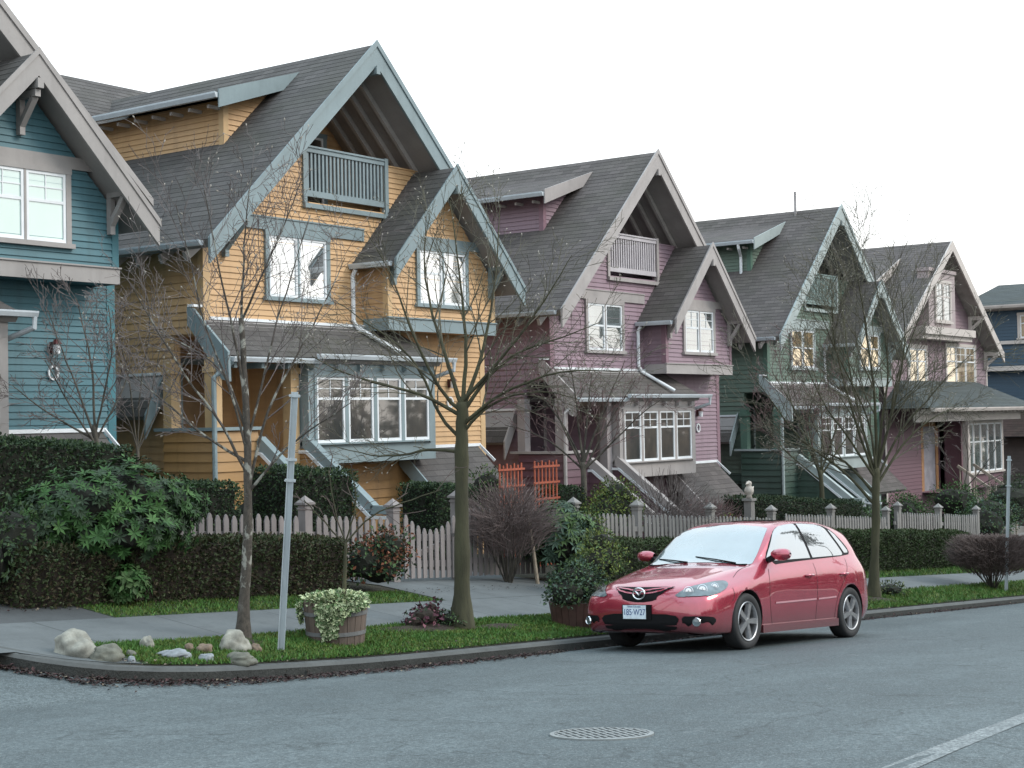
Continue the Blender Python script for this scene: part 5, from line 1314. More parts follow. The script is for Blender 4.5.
def branch(mb, p, d, L, r, lev, maxlev, P, first=False):
    """recursive bare branch; P holds the habit of the tree"""
    n = 5 if lev <= 1 else (4 if lev == 2 else 3)
    pts = [p.copy()]; rad = [r]; rt = r*(0.45 if lev < maxlev else 0.35)
    for i in range(n):
        d = (d + rv(P['wob']) + Vector((0,0,P['up']))).normalized(); p = p+d*(L/n); pts.append(p.copy()); rad.append(r+(rt-r)*(i+1)/n)
    mb.tube(pts, [max(x, P['rmin']) for x in rad], 6 if lev <= 1 else (4 if lev == 2 else 3), 0, cap=False)
    if lev >= maxlev:
        if P['bud'] and rnd.random() < P['bud']: 
            q = pts[-1]; dd = (pts[-1]-pts[-2]).normalized(); mb.tube([q, q+dd*.012, q+dd*.03], [.002,.0075,.001], 4, 1, cap=False)
        return
    spawn(mb, pts, rad, L, lev, maxlev, P)
def spawn(mb, pts, rad, L, lev, maxlev, P, k=None, start=0.22):
    k = k or P['kids'][min(lev, len(P['kids'])-1)]
    for j in range(k):
        f = start+(1-start)*(j+rnd.uniform(.2,.9))/k; f = min(f, .999)*(len(pts)-1); i = int(f); q = pts[i].lerp(pts[i+1], f-i); t = (pts[i+1]-pts[i]).normalized()
        s = t.orthogonal().normalized(); s.rotate(Matrix.Rotation(rnd.uniform(0, 6.283), 3, t)); an = R(rnd.uniform(*P['ang']))
        nd_ = (t*math.cos(an)+s*math.sin(an)).normalized(); rr = rad[i]+(rad[min(i+1, len(rad)-1)]-rad[i])*(f-i)
        branch(mb, q, nd_, L*rnd.uniform(*P['len'])*(1-.35*f/(len(pts)-1)), max(rr*rnd.uniform(.42,.62), P['rmin']), lev+1, maxlev, P)
HABIT = dict(wob=.15, up=.03, rmin=.0023, kids=[6,6,5,4], ang=(22,50), len=(.46,.76), bud=.3)
def bare_tree(name, label, base, trunk, limbs, r0, r1, depth=0.5, P=HABIT, mats=(BARK, TWIG_G), maxlev=4, limb_r=.45, cat='tree', group=None, tail=True):
    """trunk and limbs given as points seen in the photograph, set at the depth of the base; finer branches grow from them"""
    D = (base-CAM).dot(_fw); org = Vector(base)
    def W(px, py, off=0.0): return CAM+ray(px, py)*((D+off)/F_PX)-org
    H = empty(name, base, label, cat, group)
    t = MB(); tp = [W(x, y) for x, y in trunk]; n = len(tp); tp[0] = Vector((tp[0].x, tp[0].y, -0.12))
    rad = [r0+(r1-r0)*i/(n-1) for i in range(n)]; rad[0] = r0*1.35
    # finer trunk
    fp = []; fr = []
    for i in range(n-1):
        for j in range(4):
            f = j/4; fp.append(tp[i].lerp(tp[i+1], f)+rv(r0*.08)); fr.append((rad[i]+(rad[i+1]-rad[i])*f)*rnd.uniform(.90,1.10)*(1+.35*max(0, 1-(i*4+j)/2.5)))
    fp.append(tp[-1]); fr.append(rad[-1]); t.tube(fp, fr, 12)
    c = MB()
    for lb in limbs:
        off = rnd.uniform(-depth, depth); m = len(lb); pts = []
        for i, (x, y) in enumerate(lb): pts.append(W(x, y, off*i/(m-1)))
        q = []; 
        for i in range(m-1):
            a = pts[max(i-1,0)]; b = pts[i]; c_ = pts[i+1]; d_ = pts[min(i+2, m-1)]
            for j in range(4):
                u = j/4; q.append(0.5*((2*b)+(c_-a)*u+(2*a-5*b+4*c_-d_)*u*u+(3*b-3*c_+d_-a)*u**3)+rv(.006))
        q.append(pts[-1]); L = sum((q[i+1]-q[i]).length for i in range(len(q)-1))
        ra = r1*limb_r*rnd.uniform(.85,1.15); rb = P['rmin']*1.6; rr = [ra+(rb-ra)*(i/(len(q)-1))**.8 for i in range(len(q))]
        t.tube(q, rr, 7, cap=False); spawn(c, q, rr, L*.62, 1, maxlev, P, k=P.get('limbkids', 9), start=.18)
    t.build('trunk', mats[0], H, smooth=True); c.build('crown', [mats[1], BUD], H)
    return H
bare_tree('street_tree', 'slim bare tree with pale spotted bark beside the stones, leftmost street tree', gpt(243, 640), [(242,641),(245,590),(248,540),(248,490),(247,430),(245,380),(241,318)],
    [[(248,478),(222,425),(185,375),(150,318),(132,285)], [(248,455),(228,385),(205,325),(190,262),(176,205)], [(246,400),(234,335),(218,265),(204,190)], [(241,318),(243,270),(246,225),(252,168)], [(242,320),(260,279),(282,230),(302,178)],
     [(249,485),(268,412),(297,355),(326,300),(345,258)], [(249,492),(285,450),(318,425),(352,402)], [(248,462),(205,436),(160,398),(118,362)], [(248,440),(262,385),(276,325),(296,262),(310,215)], [(247,432),(222,372),(176,340),(140,330)]],
    .056, .026, .55, dict(HABIT, limbkids=11, kids=[6,5,4,3], bud=.2), (BARK_S, TWIG_D), 4, .62, group='street trees on the verge')
bare_tree('street_tree', 'thicker bare tree with mossy green trunk and spreading crown, in front of the yellow house', gpt(462, 628), [(462,630),(462,580),(462,520),(462,470),(462,430),(462,402)],
    [[(461,412),(440,388),(420,350),(402,305),(388,268),(366,232)], [(462,405),(466,350),(462,300),(456,245),(450,200)], [(464,405),(480,360),(491,310),(497,258),(500,205)], [(464,410),(490,375),(520,352),(560,338),(600,322)], [(460,415),(420,394),(376,383),(340,371),(312,356)],
     [(461,452),(428,450),(402,455),(372,455),(330,445)], [(463,432),(484,410),(512,396),(548,392),(580,400)], [(461,405),(444,350),(430,305),(424,255),(430,212)], [(464,400),(508,350),(545,300),(572,255)], [(462,440),(440,415),(420,372),(398,345),(360,318),(335,300)], [(463,425),(500,395),(560,372),(620,372)]],
    .095, .068, .9, dict(HABIT, limbkids=12, kids=[5,6,4,3]), (BARK, TWIG_G), 4, .38, group='street trees on the verge')
bare_tree('street_tree', 'bare tree behind the red car in front of the green house, rightmost street tree', gpt(874, 598), [(873,600),(875,560),(876,520),(876,490),(876,468)],
    [[(876,478),(862,425),(850,372),(844,320),(838,270)], [(876,470),(875,402),(868,345),(860,290),(850,240)], [(877,470),(890,422),(896,382),(914,332),(930,288)], [(877,485),(903,445),(930,420),(962,405)], [(875,495),(845,462),(815,450),(782,440)], [(875,505),(842,470),(802,440),(772,402),(748,368)], [(877,472),(882,420),(888,370),(882,318),(872,262)],
     [(877,480),(900,432),(926,402),(952,372),(982,345)], [(876,480),(850,440),(822,400),(800,350)], [(876,475),(868,420),(840,360),(815,300)], [(877,470),(895,400),(905,340),(900,285)], [(876,480),(855,420),(835,345),(832,295)]],
    .085, .066, 1.3, dict(HABIT, limbkids=16, kids=[6,6,5,3], rmin=.0032), (BARK, TWIG_G), 4, .45, group='street trees on the verge')
SM = dict(HABIT, limbkids=6, kids=[4,4,3], rmin=.0035, bud=0)
bt = Vector((BAR.x+.02, BAR.y, BAR.z+.36))
bare_tree('potted_tree', 'spindly young tree growing out of the ivy barrel', bt, [(343,602),(345,570),(346,542)], [[(346,545),(336,512),(328,470)], [(346,545),(318,515),(304,500)], [(346,542),(372,516),(402,503),(440,490)], [(346,540),(356,505),(352,470)]], .022, .014, .2, dict(SM, kids=[2,2], limbkids=3), (BARK, TWIG), 3, .7)
def yard_tree(px, py, Y, trunk, limbs, label, r0=.04, r1=.03, mats=(BARK, TWIG_R), P=SM, lev=4, depth=.5):
    b = aty(px, py, Y); b.z = G(b.x, Y); return bare_tree('garden_tree', label, b, [(px, py)]+trunk, limbs, r0, r1, depth, P, mats, lev, .6)
yard_tree(99, 505, 17.2, [(98,450),(94,425)], [[(95,440),(80,395),(62,350),(48,310)], [(95,430),(92,370),(84,330),(76,298)], [(96,430),(106,385),(112,345),(108,305)], [(95,440),(60,420),(30,400),(12,385)], [(96,440),(118,400),(130,370)], [(96,445),(70,405),(45,360)]], 'bare multi-stemmed tree against the teal house wall', mats=(BARK_L, TWIG_D), P=dict(SM, limbkids=9, kids=[5,5,4]))
yard_tree(137, 505, 17.6, [(138,460),(137,440)], [[(137,450),(132,400),(122,350),(112,310)], [(138,450),(150,400),(160,350),(166,310)], [(138,452),(128,420),(112,400)], [(138,450),(175,380),(200,330)], [(138,450),(140,390),(150,330),(145,290)]], 'thin pale-stemmed tree in the gap between the teal and yellow houses', r0=.03, r1=.022, mats=(BARK_L, TWIG_D))
yard_tree(584, 515, 15.6, [(584,480),(583,462)], [[(583,465),(566,430),(545,400),(528,375)], [(583,462),(578,420),(574,385),(566,355)], [(584,462),(598,425),(612,390),(625,360)], [(584,470),(615,440),(640,415),(660,400)], [(583,470),(555,445),(530,432),(505,425)], [(583,465),(588,410),(592,372)], [(583,470),(560,420),(540,372)], [(584,470),(605,430),(635,380)]], 'dense bare ornamental tree in front of the mauve porch', r0=.06, r1=.045, mats=(BARK_L, TWIG_R), P=dict(SM, limbkids=8, kids=[5,5,3]))
yard_tree(822, 520, 15.8, [(822,490),(820,470)], [[(820,475),(805,440),(792,405),(785,375)], [(821,472),(822,425),(818,385),(806,355)], [(821,475),(845,440),(862,410)], [(820,480),(790,455),(768,430),(752,400)], [(821,472),(838,420),(840,375)], [(820,475),(800,420),(772,372)], [(821,475),(808,420),(826,370)]], 'dense reddish bare tree in front of the green porch', r0=.07, r1=.05, mats=(BARK, TWIG_R), P=dict(SM, limbkids=9, kids=[5,6,4], rmin=.0045))
yard_tree(966, 525, 15.5, [(966,500),(965,480)], [[(965,490),(950,465),(938,440)], [(965,485),(968,455),(962,425)], [(966,488),(985,465),(1000,440)], [(966,492),(990,480),(1010,470)]], 'small bare tree in front of the pink house window', mats=(BARK_L, TWIG_D), P=dict(SM, rmin=.005))
# ---- twiggy deciduous shrubs
def twig_shrub(name, label, base, rx, rz, zc, n, mats, stems=14, leaf=None, L=(.18,.34), flat=False, rmin=.003, stake=None):
    H = empty(name, base, label, 'shrub'); m = MB()
    for i in range(stems):
        a = rnd.uniform(0, 6.283); rr = rnd.uniform(.1,.75); e_ = Vector((math.cos(a)*rx*rr, math.sin(a)*rx*rr, zc-rz*rnd.uniform(-.1,.45))); s = Vector((math.cos(a)*.05, math.sin(a)*.05, 0))
        mid = s.lerp(e_, .55)+Vector((0,0,-.08*e_.z))+rv(.03); m.tube([s, mid, e_], [.012,.010,.007], 5, cap=False)
    m.build('stem', mats[0], H); m = MB()
    for i in range(n):
        d = ndir(); r_ = rnd.random()**.45
        p = Vector((d.x*rx*r_, d.y*rx*r_, zc+d.z*rz*r_))
        if flat: p.z = min(p.z, zc+rz*.62)
        dd = (Vector((d.x, d.y, abs(d.z)*.7+.35))+rv(.6)).normalized(); l = rnd.uniform(*L); q = p+dd*l*.5+rv(.02); e_ = p+dd*l
        if flat: e_.z = min(e_.z, zc+rz*.70+rnd.uniform(0,.03)); q.z = min(q.z, zc+rz*.68)
        m.tube([p-dd*.03, q, e_], [rmin*1.4, rmin*1.1, rmin*.7], 3, cap=False)
    m.build('crown', mats[1], H); 
    if stake:
        m = MB(); m.tube([(0,0,-.05), stake], [.028,.024], 8); m.build('stake', paint('pale_stake', (0.30,0.25,0.19), .8, .2, 8), H)
    return H
b = aty(509, 580, 13.35); b.z = G(b.x, b.y)
twig_shrub('twiggy_shrub', 'large round bare twiggy shrub hiding the fence beside the gate', b, .62, .52, .86, 2300, (BARK_L, paint('twig_pale', (0.12,0.088,0.082), 0.8, 0.2, 6, 0.2, bumps=0)), 24, stake=None)
s_ = gpt(538, 584); S0 = empty('wooden_stake', s_, 'pale leaning wooden stake below the large twiggy shrub', 'stake'); m = MB(); e_ = aty(527, 512, s_.y)-s_; m.tube([(0,0,-.05), e_*.5+Vector((.01,0,0)), e_], [.030,.027,.022], 8); m.build('rod', paint('pale_stake', (0.30,0.25,0.19), .8, .2, 8), S0)
b = gpt(993, 589); twig_shrub('twiggy_shrub', 'clipped round twiggy shrub with bare open legs on the verge at the right', b, .86, .50, .74, 4500, (BARK_L, paint('twig_brown', (0.08,0.056,0.05), 0.8, 0.2, 6, 0.2, bumps=0)), 26, flat=True, L=(.14,.26), rmin=.0042)
b = aty(665, 520, 14.6); b.z = G(b.x, 14.6); twig_shrub('twiggy_shrub', 'loose brown twiggy shrub behind the fence at the foot of the mauve house', b, .95, .6, 1.0, 1000, (BARK_L, TWIG_D), 16, L=(.2,.45), rmin=.0035)
b = aty(708, 520, 14.9); b.z = G(b.x, 14.9); twig_shrub('twiggy_shrub', 'low dry shrub behind the fence above the car windscreen', b, .6, .42, .75, 1200, (BARK_L, TWIG_R), 12, L=(.2,.4), rmin=.0035)
# ---- leafy things
GRN = {k: leafmat(k+'_leaf', c) for k, c in dict(box=(0.030,0.052,0.018), hedge=(0.031,0.042,0.017), hedge_brown=(0.042,0.034,0.019), rhodo=(0.024,0.062,0.016), rhodo_light=(0.040,0.088,0.024), dark=(0.020,0.036,0.018), yellow=(0.10,0.125,0.028), mid=(0.045,0.080,0.028), purple=(0.055,0.018,0.028), rust=(0.13,0.048,0.026), rust_pale=(0.19,0.085,0.05),
    ivy=(0.075,0.12,0.05), ivy_pale=(0.34,0.38,0.23), blue=(0.05,0.085,0.06), olive=(0.07,0.085,0.03)).items()}
CORE = paint('inner_shade', (0.012,0.013,0.008), 1.0, .3, 8, .2, bumps=0); CORE_B = paint('inner_shade_brown', (0.022,0.016,0.011), 1.0, .3, 8, .2, bumps=0)  # dark filler colours standing in for the shade inside the foliage
def hedge(label, x0, x1, y0, y1, h, mats, n_m2=1900, leaf=(.045,.028), lump=.05, top=0.0, core=CORE, name='hedge', group='clipped hedges', base_open=0.0, zb=None):
    z0 = G((x0+x1)/2, y0); H = empty(name, ((x0+x1)/2, (y0+y1)/2, z0), label, 'hedge', group); cx, cy = (x0+x1)/2, (y0+y1)/2
    hx, hy = (x1-x0)/2, (y1-y0)/2; gz = lambda x: SL*x
    def lumpf(p): return lump*(mnoise.noise(p*1.7+Vector((x0,0,0)))+.5*mnoise.noise(p*5))
    m = MB(); k = .05; nx = max(2, int(hx*2/.25))
    for i in range(nx):
        a = -hx+k+(2*hx-2*k)*i/nx; b = -hx+k+(2*hx-2*k)*(i+1)/nx
        top_a = gz(a)+h-.07-top; top_b = gz(b)+h-.07-top
        m.face([(a,-hy+k,gz(a)-.1),(b,-hy+k,gz(b)-.1),(b,-hy+k,top_b),(a,-hy+k,top_a)]); m.face([(a,hy-k,gz(a)-.1),(a,hy-k,top_a),(b,hy-k,top_b),(b,hy-k,gz(b)-.1)]); m.face([(a,-hy+k,top_a),(b,-hy+k,top_b),(b,hy-k,top_b),(a,hy-k,top_a)])
    for X in (-hx+k, hx-k): m.face([(X,-hy+k,gz(X)-.1),(X,-hy+k,gz(X)+h-.07),(X,hy-k,gz(X)+h-.07),(X,hy-k,gz(X)-.1)])
    m.build('shade_core', core, H)
    m = MB(); areas = [(2*hx*h, 'f'), (2*hx*2*hy, 't'), (2*hy*h, 'l'), (2*hy*h, 'r')]
    for ar, f in areas:
        for i in range(int(ar*n_m2)):
            u, v = rnd.uniform(-1,1), rnd.random()
            if f == 'f': p = Vector((u*hx, -hy, v**.9*h)); nr = Vector((0,-1,.2))
            elif f == 't': p = Vector((u*hx, rnd.uniform(-1,1)*hy, h)); nr = Vector((0,0,1))
            elif f == 'l': p = Vector((-hx, u*hy, v*h)); nr = Vector((-1,0,.2))
            else: p = Vector((hx, u*hy, v*h)); nr = Vector((1,0,.2))
            if f != 't' and v < base_open and rnd.random() < .8: continue
            # rounded shoulders
            e_ = .10
            if p.z > h-e_ and f == 'f': p.y += (p.z-h+e_)*.5
            if f == 't' and abs(p.y) > hy-e_: p.z -= (abs(p.y)-hy+e_)*.4
            p = p+nr*(lumpf(p)+rnd.uniform(-.06,.025)); p.z += gz(p.x)
            if p.z < gz(p.x): p.z = gz(p.x)+.01
            d = (nr*rnd.uniform(.2,1)+rv(.9)).normalized(); s = rnd.uniform(.7,1.3); m.leaf(p, d, ndir(), leaf[0]*s, leaf[1]*s, rnd.choices(range(len(mats)), [.7,.3] if len(mats) == 2 else [1]*len(mats))[0])
    m.build('foliage', mats, H); return H
def leaf_bush(label, base, blobs, n, leaf, mats, weights=None, name='shrub', whorl=0, core=CORE, cat='shrub', droop=.2, group=None, flat=.0, parts=None):
    """blobs: (dx, dy, zc, rx, rz). leaves spread through the shell of every blob, an uneven dark inside fills the middle"""
    H = empty(name, base, label, cat, group); m = MB()
    for (dx,dy,zc,rx,rz) in blobs:
        b_ = bmesh.new(); bmesh.ops.create_icosphere(b_, subdivisions=2, radius=1)
        off = len(m.v)
        for v in b_.verts:
            f = .68*(1+.25*mnoise.noise(v.co*1.6+Vector((dx*3,dy*3,zc)))); m.v.append((dx+v.co.x*rx*f, dy+v.co.y*rx*f, max(-.05, zc+v.co.z*rz*f)))
        for f in b_.faces: m.f.append(tuple(off+v.index for v in f.verts)); m.m.append(0); m.uv.append([(0,0)]*3)
        b_.free()
    m.build('shade_core', core, H); m = MB(); tot = sum(b_[3]*b_[3]+b_[3]*b_[4] for b_ in blobs)
    for (dx,dy,zc,rx,rz) in blobs:
        k = int(n*(rx*rx+rx*rz)/tot)
        for i in range(k):
            d = ndir()
            if d.z < -.55: continue
            f = (1+.28*mnoise.noise(d*1.7+Vector((dx*3,dy*3,zc)))+.12*mnoise.noise(d*5))*rnd.uniform(.72,1.05)
            p = Vector((dx+d.x*rx*f, dy+d.y*rx*f, zc+d.z*rz*f))
            if p.z < .01: continue
            out = Vector((d.x, d.y, d.z*rx/rz+.25)).normalized(); mi = rnd.choices(range(len(mats)), weights or [1]*len(mats))[0]
            if whorl:
                a0 = rnd.uniform(0,6.28); s = out.orthogonal().normalized(); t = out.cross(s); kk = whorl+rnd.randint(-2,1); sc = rnd.uniform(.75,1.15)
                for j in range(kk):
                    a = a0+6.283*j/kk; rd = s*math.cos(a)+t*math.sin(a); dd = (rd+out*rnd.uniform(.05,.55)-Vector((0,0,droop))).normalized(); m.leaf(p+out*.01*j/kk, dd, out, leaf[0]*sc*rnd.uniform(.8,1.1), leaf[1]*sc, mi, .12)
            else:
                dd = (out*rnd.uniform(.1,1)+rv(.9)-Vector((0,0,droop))).normalized(); sc = rnd.uniform(.7,1.3); m.leaf(p, dd, (out+rv(.5)).normalized(), leaf[0]*sc, leaf[1]*sc, mi)
    m.build('foliage', mats, H)
    return H
def gb(px, py, Y): p = aty(px, py, Y); p.z = G(p.x, Y); return p
# hedges in front of the fences
hA0, hA1 = aty(18, 600, 12.95).x, aty(122, 600, 12.95).x; hB0, hB1 = aty(134, 600, 13.0).x, aty(348, 598, 13.0).x
hedge('dark low hedge under the big rhododendron at the left', hA0, hA1, 12.95, 13.55, .62, [GRN['hedge'], GRN['hedge_brown']], core=CORE_B)
hedge('long dark brownish hedge in front of the yellow house fence', hB0, hB1, 13.0, 13.62, .70, [GRN['hedge'], GRN['hedge_brown']], core=CORE_B)
hedge('clipped hedge behind the nose of the red car', aty(588, 570, 13.0).x, aty(742, 570, 13.0).x, 13.0, 13.6, .66, [GRN['hedge'], GRN['box']], 1500)
hedge('clipped hedge behind the right street tree, in front of the pink house', aty(832, 569, 12.95).x, aty(972, 566, 12.95).x, 12.95, 13.6, .85, [GRN['hedge'], GRN['box']], 1500, leaf=(.05,.032))
# hedges behind the fences
p0, p1 = aty(-30, 500, 14.5).x, aty(134, 500, 14.5).x; zt = aty(70, 441, 14.5).z; hedge('tall dark evergreen hedge in front of the teal house', p0, p1, 14.5, 15.4, zt-G((p0+p1)/2, 14.5), [GRN['dark'], GRN['box']], 1300, name='hedge')
def block(px0, px1, top, Y, dep, label, **k):
    x0, x1 = aty(px0, 500, Y).x, aty(px1, 500, Y).x; z = aty((px0+px1)/2, top, Y).z; hedge(label, x0, x1, Y, Y+dep, z-G((x0+x1)/2, Y), [GRN['dark'], GRN['box']], k.get('n', 1500), name='topiary', group='square clipped bushes in front of the houses')
block(294, 357, 470, 14.6, .9, 'square clipped dark bush in front of the yellow house steps')
block(190, 240, 483, 14.9, .7, 'clipped dark bush left of the slim street tree, below the yellow porch')
block(437, 478, 485, 15.0, .8, 'clipped dark bush behind the trunk of the mossy street tree')
block(560, 585, 486, 15.4, .6, 'clipped dark bush between the orange trellis and the yellow-green shrub', n=1200)
x0, x1 = aty(752, 515, 14.6).x, aty(862, 515, 14.6).x; zt = aty(800, 505, 14.6).z; hedge('level dark hedge behind the fence of the green house', x0, x1, 14.6, 15.3, zt-G((x0+x1)/2, 14.6)+.1, [GRN['dark'], GRN['hedge']], 1100)
# rhododendron and its neighbours
b = gb(105, 590, 13.45)
leaf_bush('big glossy rhododendron with whorls of long leaves over the low hedge', b, [(-.35,0,.98,.62,.42),(.30,-.05,1.02,.66,.46),(-.75,.05,.80,.42,.40),(.85,-.05,.92,.42,.32),(0,-.15,.72,.75,.36),(.62,-.2,.74,.4,.3)], 1900, (.100,.030), [GRN['rhodo'], GRN['rhodo_light'], GRN['dark']], [.5,.12,.38], 'rhododendron', 8, droop=.15)
leaf_bush('dark leafy shrub at the left edge beside the rhododendron', gb(8, 590, 13.3), [(0,0,.6,.45,.5),(-.3,0,.5,.4,.45)], 1800, (.06,.03), [GRN['dark'], GRN['box']], name='shrub')
leaf_bush('small leafy plant in the gap between the two low hedges', gb(128, 604, 12.9), [(0,0,.22,.20,.2)], 220, (.10,.04), [GRN['rhodo'], GRN['mid']], name='shrub', whorl=5)
# hydrangea with dead flower heads
b = gb(378, 598, 13.1); Hh = leaf_bush('hydrangea with rusty dried flower heads at the end of the hedge by the gate', b, [(0,0,.34,.42,.34),(.12,-.05,.55,.36,.30),(-.25,0,.4,.3,.3)], 1500, (.065,.038), [GRN['dark'], GRN['mid'], GRN['rust']], [.45,.2,.35], 'hydrangea')
m = MB()
for i in range(34):
    a = rnd.uniform(0,6.28); rr = rnd.uniform(0,.42); c = Vector((math.cos(a)*rr+.10, math.sin(a)*rr*.8-.12, .50+rnd.uniform(-.12,.36)*(1-rr))); R0 = rnd.uniform(.035,.06)
    for j in range(26): d = ndir(); m.leaf(c+d*R0*.7, (d+rv(.5)).normalized(), ndir(), .026, .022, rnd.randint(0,1))
m.build('flower_head', [GRN['rust'], GRN['rust_pale']], Hh)
# shrubs round the tub
leaf_bush('dark glossy long-leaved shrub behind the tub planter', gb(556, 585, 13.3), [(0,0,.62,.5,.52),(.35,.05,.75,.42,.42),(-.1,-.1,.95,.35,.3)], 620, (.15,.04), [GRN['blue'], GRN['dark'], GRN['mid']], [.4,.3,.3], 'shrub', 7, droop=.45)
tb = Vector((TUB.x, TUB.y, TUB.z+.22))
leaf_bush('rounded dark green shrub overflowing the tub planter beside the car', tb, [(-.22,-.02,.20,.30,.24),(.12,.0,.28,.30,.28),(-.02,.05,.34,.28,.24)], 2300, (.05,.026), [GRN['dark'], GRN['blue'], GRN['mid']], [.5,.3,.2], 'shrub')
leaf_bush('yellow-green bush just behind the tub, next to the car bonnet', gb(604, 600, 11.9), [(0,0,.55,.36,.30),(.12,.1,.75,.30,.26),(-.2,0,.5,.3,.3)], 2200, (.05,.022), [GRN['yellow'], GRN['mid'], GRN['olive']], [.4,.3,.3], 'shrub')
leaf_bush('pale yellow-green shrub between the twiggy shrub and the car', gb(590, 580, 13.15), [(0,0,.8,.28,.35)], 900, (.05,.024), [GRN['yellow'], GRN['mid']], name='shrub')
leaf_bush('tall yellow-green shrub behind the fence in front of the mauve stairs', gb(613, 530, 14.9), [(0,0,.95,.55,.55),(.15,0,1.25,.4,.35),(-.25,0,.9,.4,.45)], 3000, (.06,.028), [GRN['yellow'], GRN['mid'], GRN['olive']], [.45,.3,.25], 'shrub')
leaf_bush('straggly yellowing plant behind the fence near the carved post', gb(728, 525, 14.3), [(0,0,.75,.35,.28),(.5,0,.65,.3,.25)], 700, (.06,.026), [GRN['yellow'], GRN['olive'], GRN['rust']], [.4,.4,.2], 'shrub')
leaf_bush('bright green shrub behind the fence at the trunk of the right tree', gb(905, 535, 14.6), [(0,0,1.0,.62,.65),(.3,0,1.25,.4,.35)], 2200, (.07,.035), [GRN['mid'], GRN['rhodo'], GRN['box']], [.4,.3,.3], 'shrub')
leaf_bush('green climbing shrub on stakes in front of the pink house steps', gb(957, 530, 15.4), [(-.4,0,1.55,.65,.55),(.35,0,1.45,.7,.6),(.1,0,.9,.9,.6)], 2400, (.075,.04), [GRN['mid'], GRN['rhodo_light'], GRN['rhodo']], [.4,.3,.3], 'shrub')
leaf_bush('bushy green shrub right of the stepped fence end', gb(985, 570, 14.0), [(0,0,.95,.8,.6),(.6,0,1.15,.8,.6)], 3000, (.07,.03), [GRN['blue'], GRN['mid'], GRN['box']], [.4,.3,.3], 'shrub')
leaf_bush('dark evergreen shrub at the right edge behind the sign post', gb(1012, 560, 15.2), [(0,0,1.5,1.0,.8),(.8,0,1.7,.9,.8)], 2600, (.07,.03), [GRN['dark'], GRN['box']], name='shrub')
leaf_bush('fern-like green shrub behind the fence below the green stairs', gb(852, 525, 15.0), [(0,0,1.0,.55,.4),(.5,0,.9,.5,.35)], 1400, (.07,.03), [GRN['mid'], GRN['box']], name='shrub')
leaf_bush('dull green shrub at the foot of the yellow house, behind the mossy trunk', gb(492, 530, 15.6), [(0,0,.9,.5,.6),(-.1,0,1.3,.35,.4)], 1300, (.06,.03), [GRN['mid'], GRN['box'], GRN['olive']], name='shrub')
leaf_bush('leggy green shrub against the yellow porch wall', gb(262, 525, 16.2), [(0,0,.9,.35,.4),(-.25,0,.7,.3,.4)], 500, (.055,.028), [GRN['olive'], GRN['mid']], name='shrub')
# purple foliage plant on its mulch bed
b = gpt(424, 627); leaf_bush('low purple-leaved plant on bark mulch at the foot of the mossy street tree', b, [(0,0,.12,.20,.13),(.16,.03,.15,.15,.15),(-.17,0,.08,.13,.09)], 260, (.055,.042), [GRN['purple'], GRN['dark'], leafmat('pink_leaf', (0.13,0.055,0.068))], [.6,.2,.2], 'foliage_plant', cat='plant', core=CORE_B, droop=.3)
leaf_bush('low dark creeping plant right of the purple-leaved one', gpt(449, 626), [(0,0,.08,.24,.11)], 420, (.045,.02), [GRN['dark'], GRN['mid']], name='foliage_plant', cat='plant')
leaf_bush('small grey-green plant at the base of the right street tree', gpt(889, 595), [(0,0,.10,.32,.14)], 420, (.07,.02), [GRN['dark'], GRN['olive']], name='foliage_plant', cat='plant')
for px, py, rx, ry in ((430,628,.75,.22), (878,600,.55,.25), (243,643,.3,.2), (500,627,.45,.14)):
    b = gpt(px, py); mm = MB(); n = 26; ring = []
    for k in range(n):
        a = 6.283*k/n; f = 1+.25*mnoise.noise(Vector((math.cos(a)*1.5,math.sin(a)*1.5,px))); x = rx*f*math.cos(a); y = ry*f*math.sin(a); ring.append((b.x+x, b.y+y, G(b.x+x, b.y+y)+.010))
    for k in range(n): mm.face([ring[k], ring[(k+1) % n], (b.x, b.y, G(b.x, b.y)+.045)])
    o = mm.build('mulch_bed', M_MULCH); tag(o, kind='structure')
# ivy trailing over the barrel
Hi = empty('ivy', (BAR.x, BAR.y, BAR.z+.40), 'pale variegated ivy trailing over the rim of the half barrel', 'plant'); m = MB()
toc = (CAM-BAR); toc.z = 0; toc.normalize(); sd = Vector((-toc.y, toc.x, 0))
for i in range(900):
    a = rnd.uniform(0,6.283); rr = .33*math.sqrt(rnd.random()); p = Vector((math.cos(a)*rr, math.sin(a)*rr, rnd.uniform(0,.11)*(1-.4*rr/.33))); m.leaf(p, (Vector((p.x,p.y,.1)).normalized()+rv(.8)).normalized(), (Vector((0,0,1))+rv(.6)).normalized(), rnd.uniform(.03,.055), rnd.uniform(.03,.045), rnd.choices((0,1),(.4,.6))[0])
for (a, L, w) in ((.15,.34,.09),(.42,.22,.06),(.0,.20,.10),(-.25,.12,.08),(-.55,.08,.10),(.3,.36,.05),(1.45,.22,.05),(-.8,.06,.1)):
    o_ = toc*math.cos(a)-sd*math.sin(a)
    for i in range(int(420*L*w/.03)):
        z = -rnd.random()*L; rr = .34-(-z)*.1+rnd.uniform(0,.04); t = rnd.uniform(-w,w)*(1+z/L*.3); p = o_*rr+Vector((-o_.y,o_.x,0))*t+Vector((0,0,z+.03)); m.leaf(p, (o_*.5+rv(.8)-Vector((0,0,.6))).normalized(), (o_+rv(.4)).normalized(), rnd.uniform(.03,.055), rnd.uniform(.03,.045), rnd.choices((0,1),(.4,.6))[0])
m.build('foliage', [GRN['ivy'], GRN['ivy_pale']], Hi)
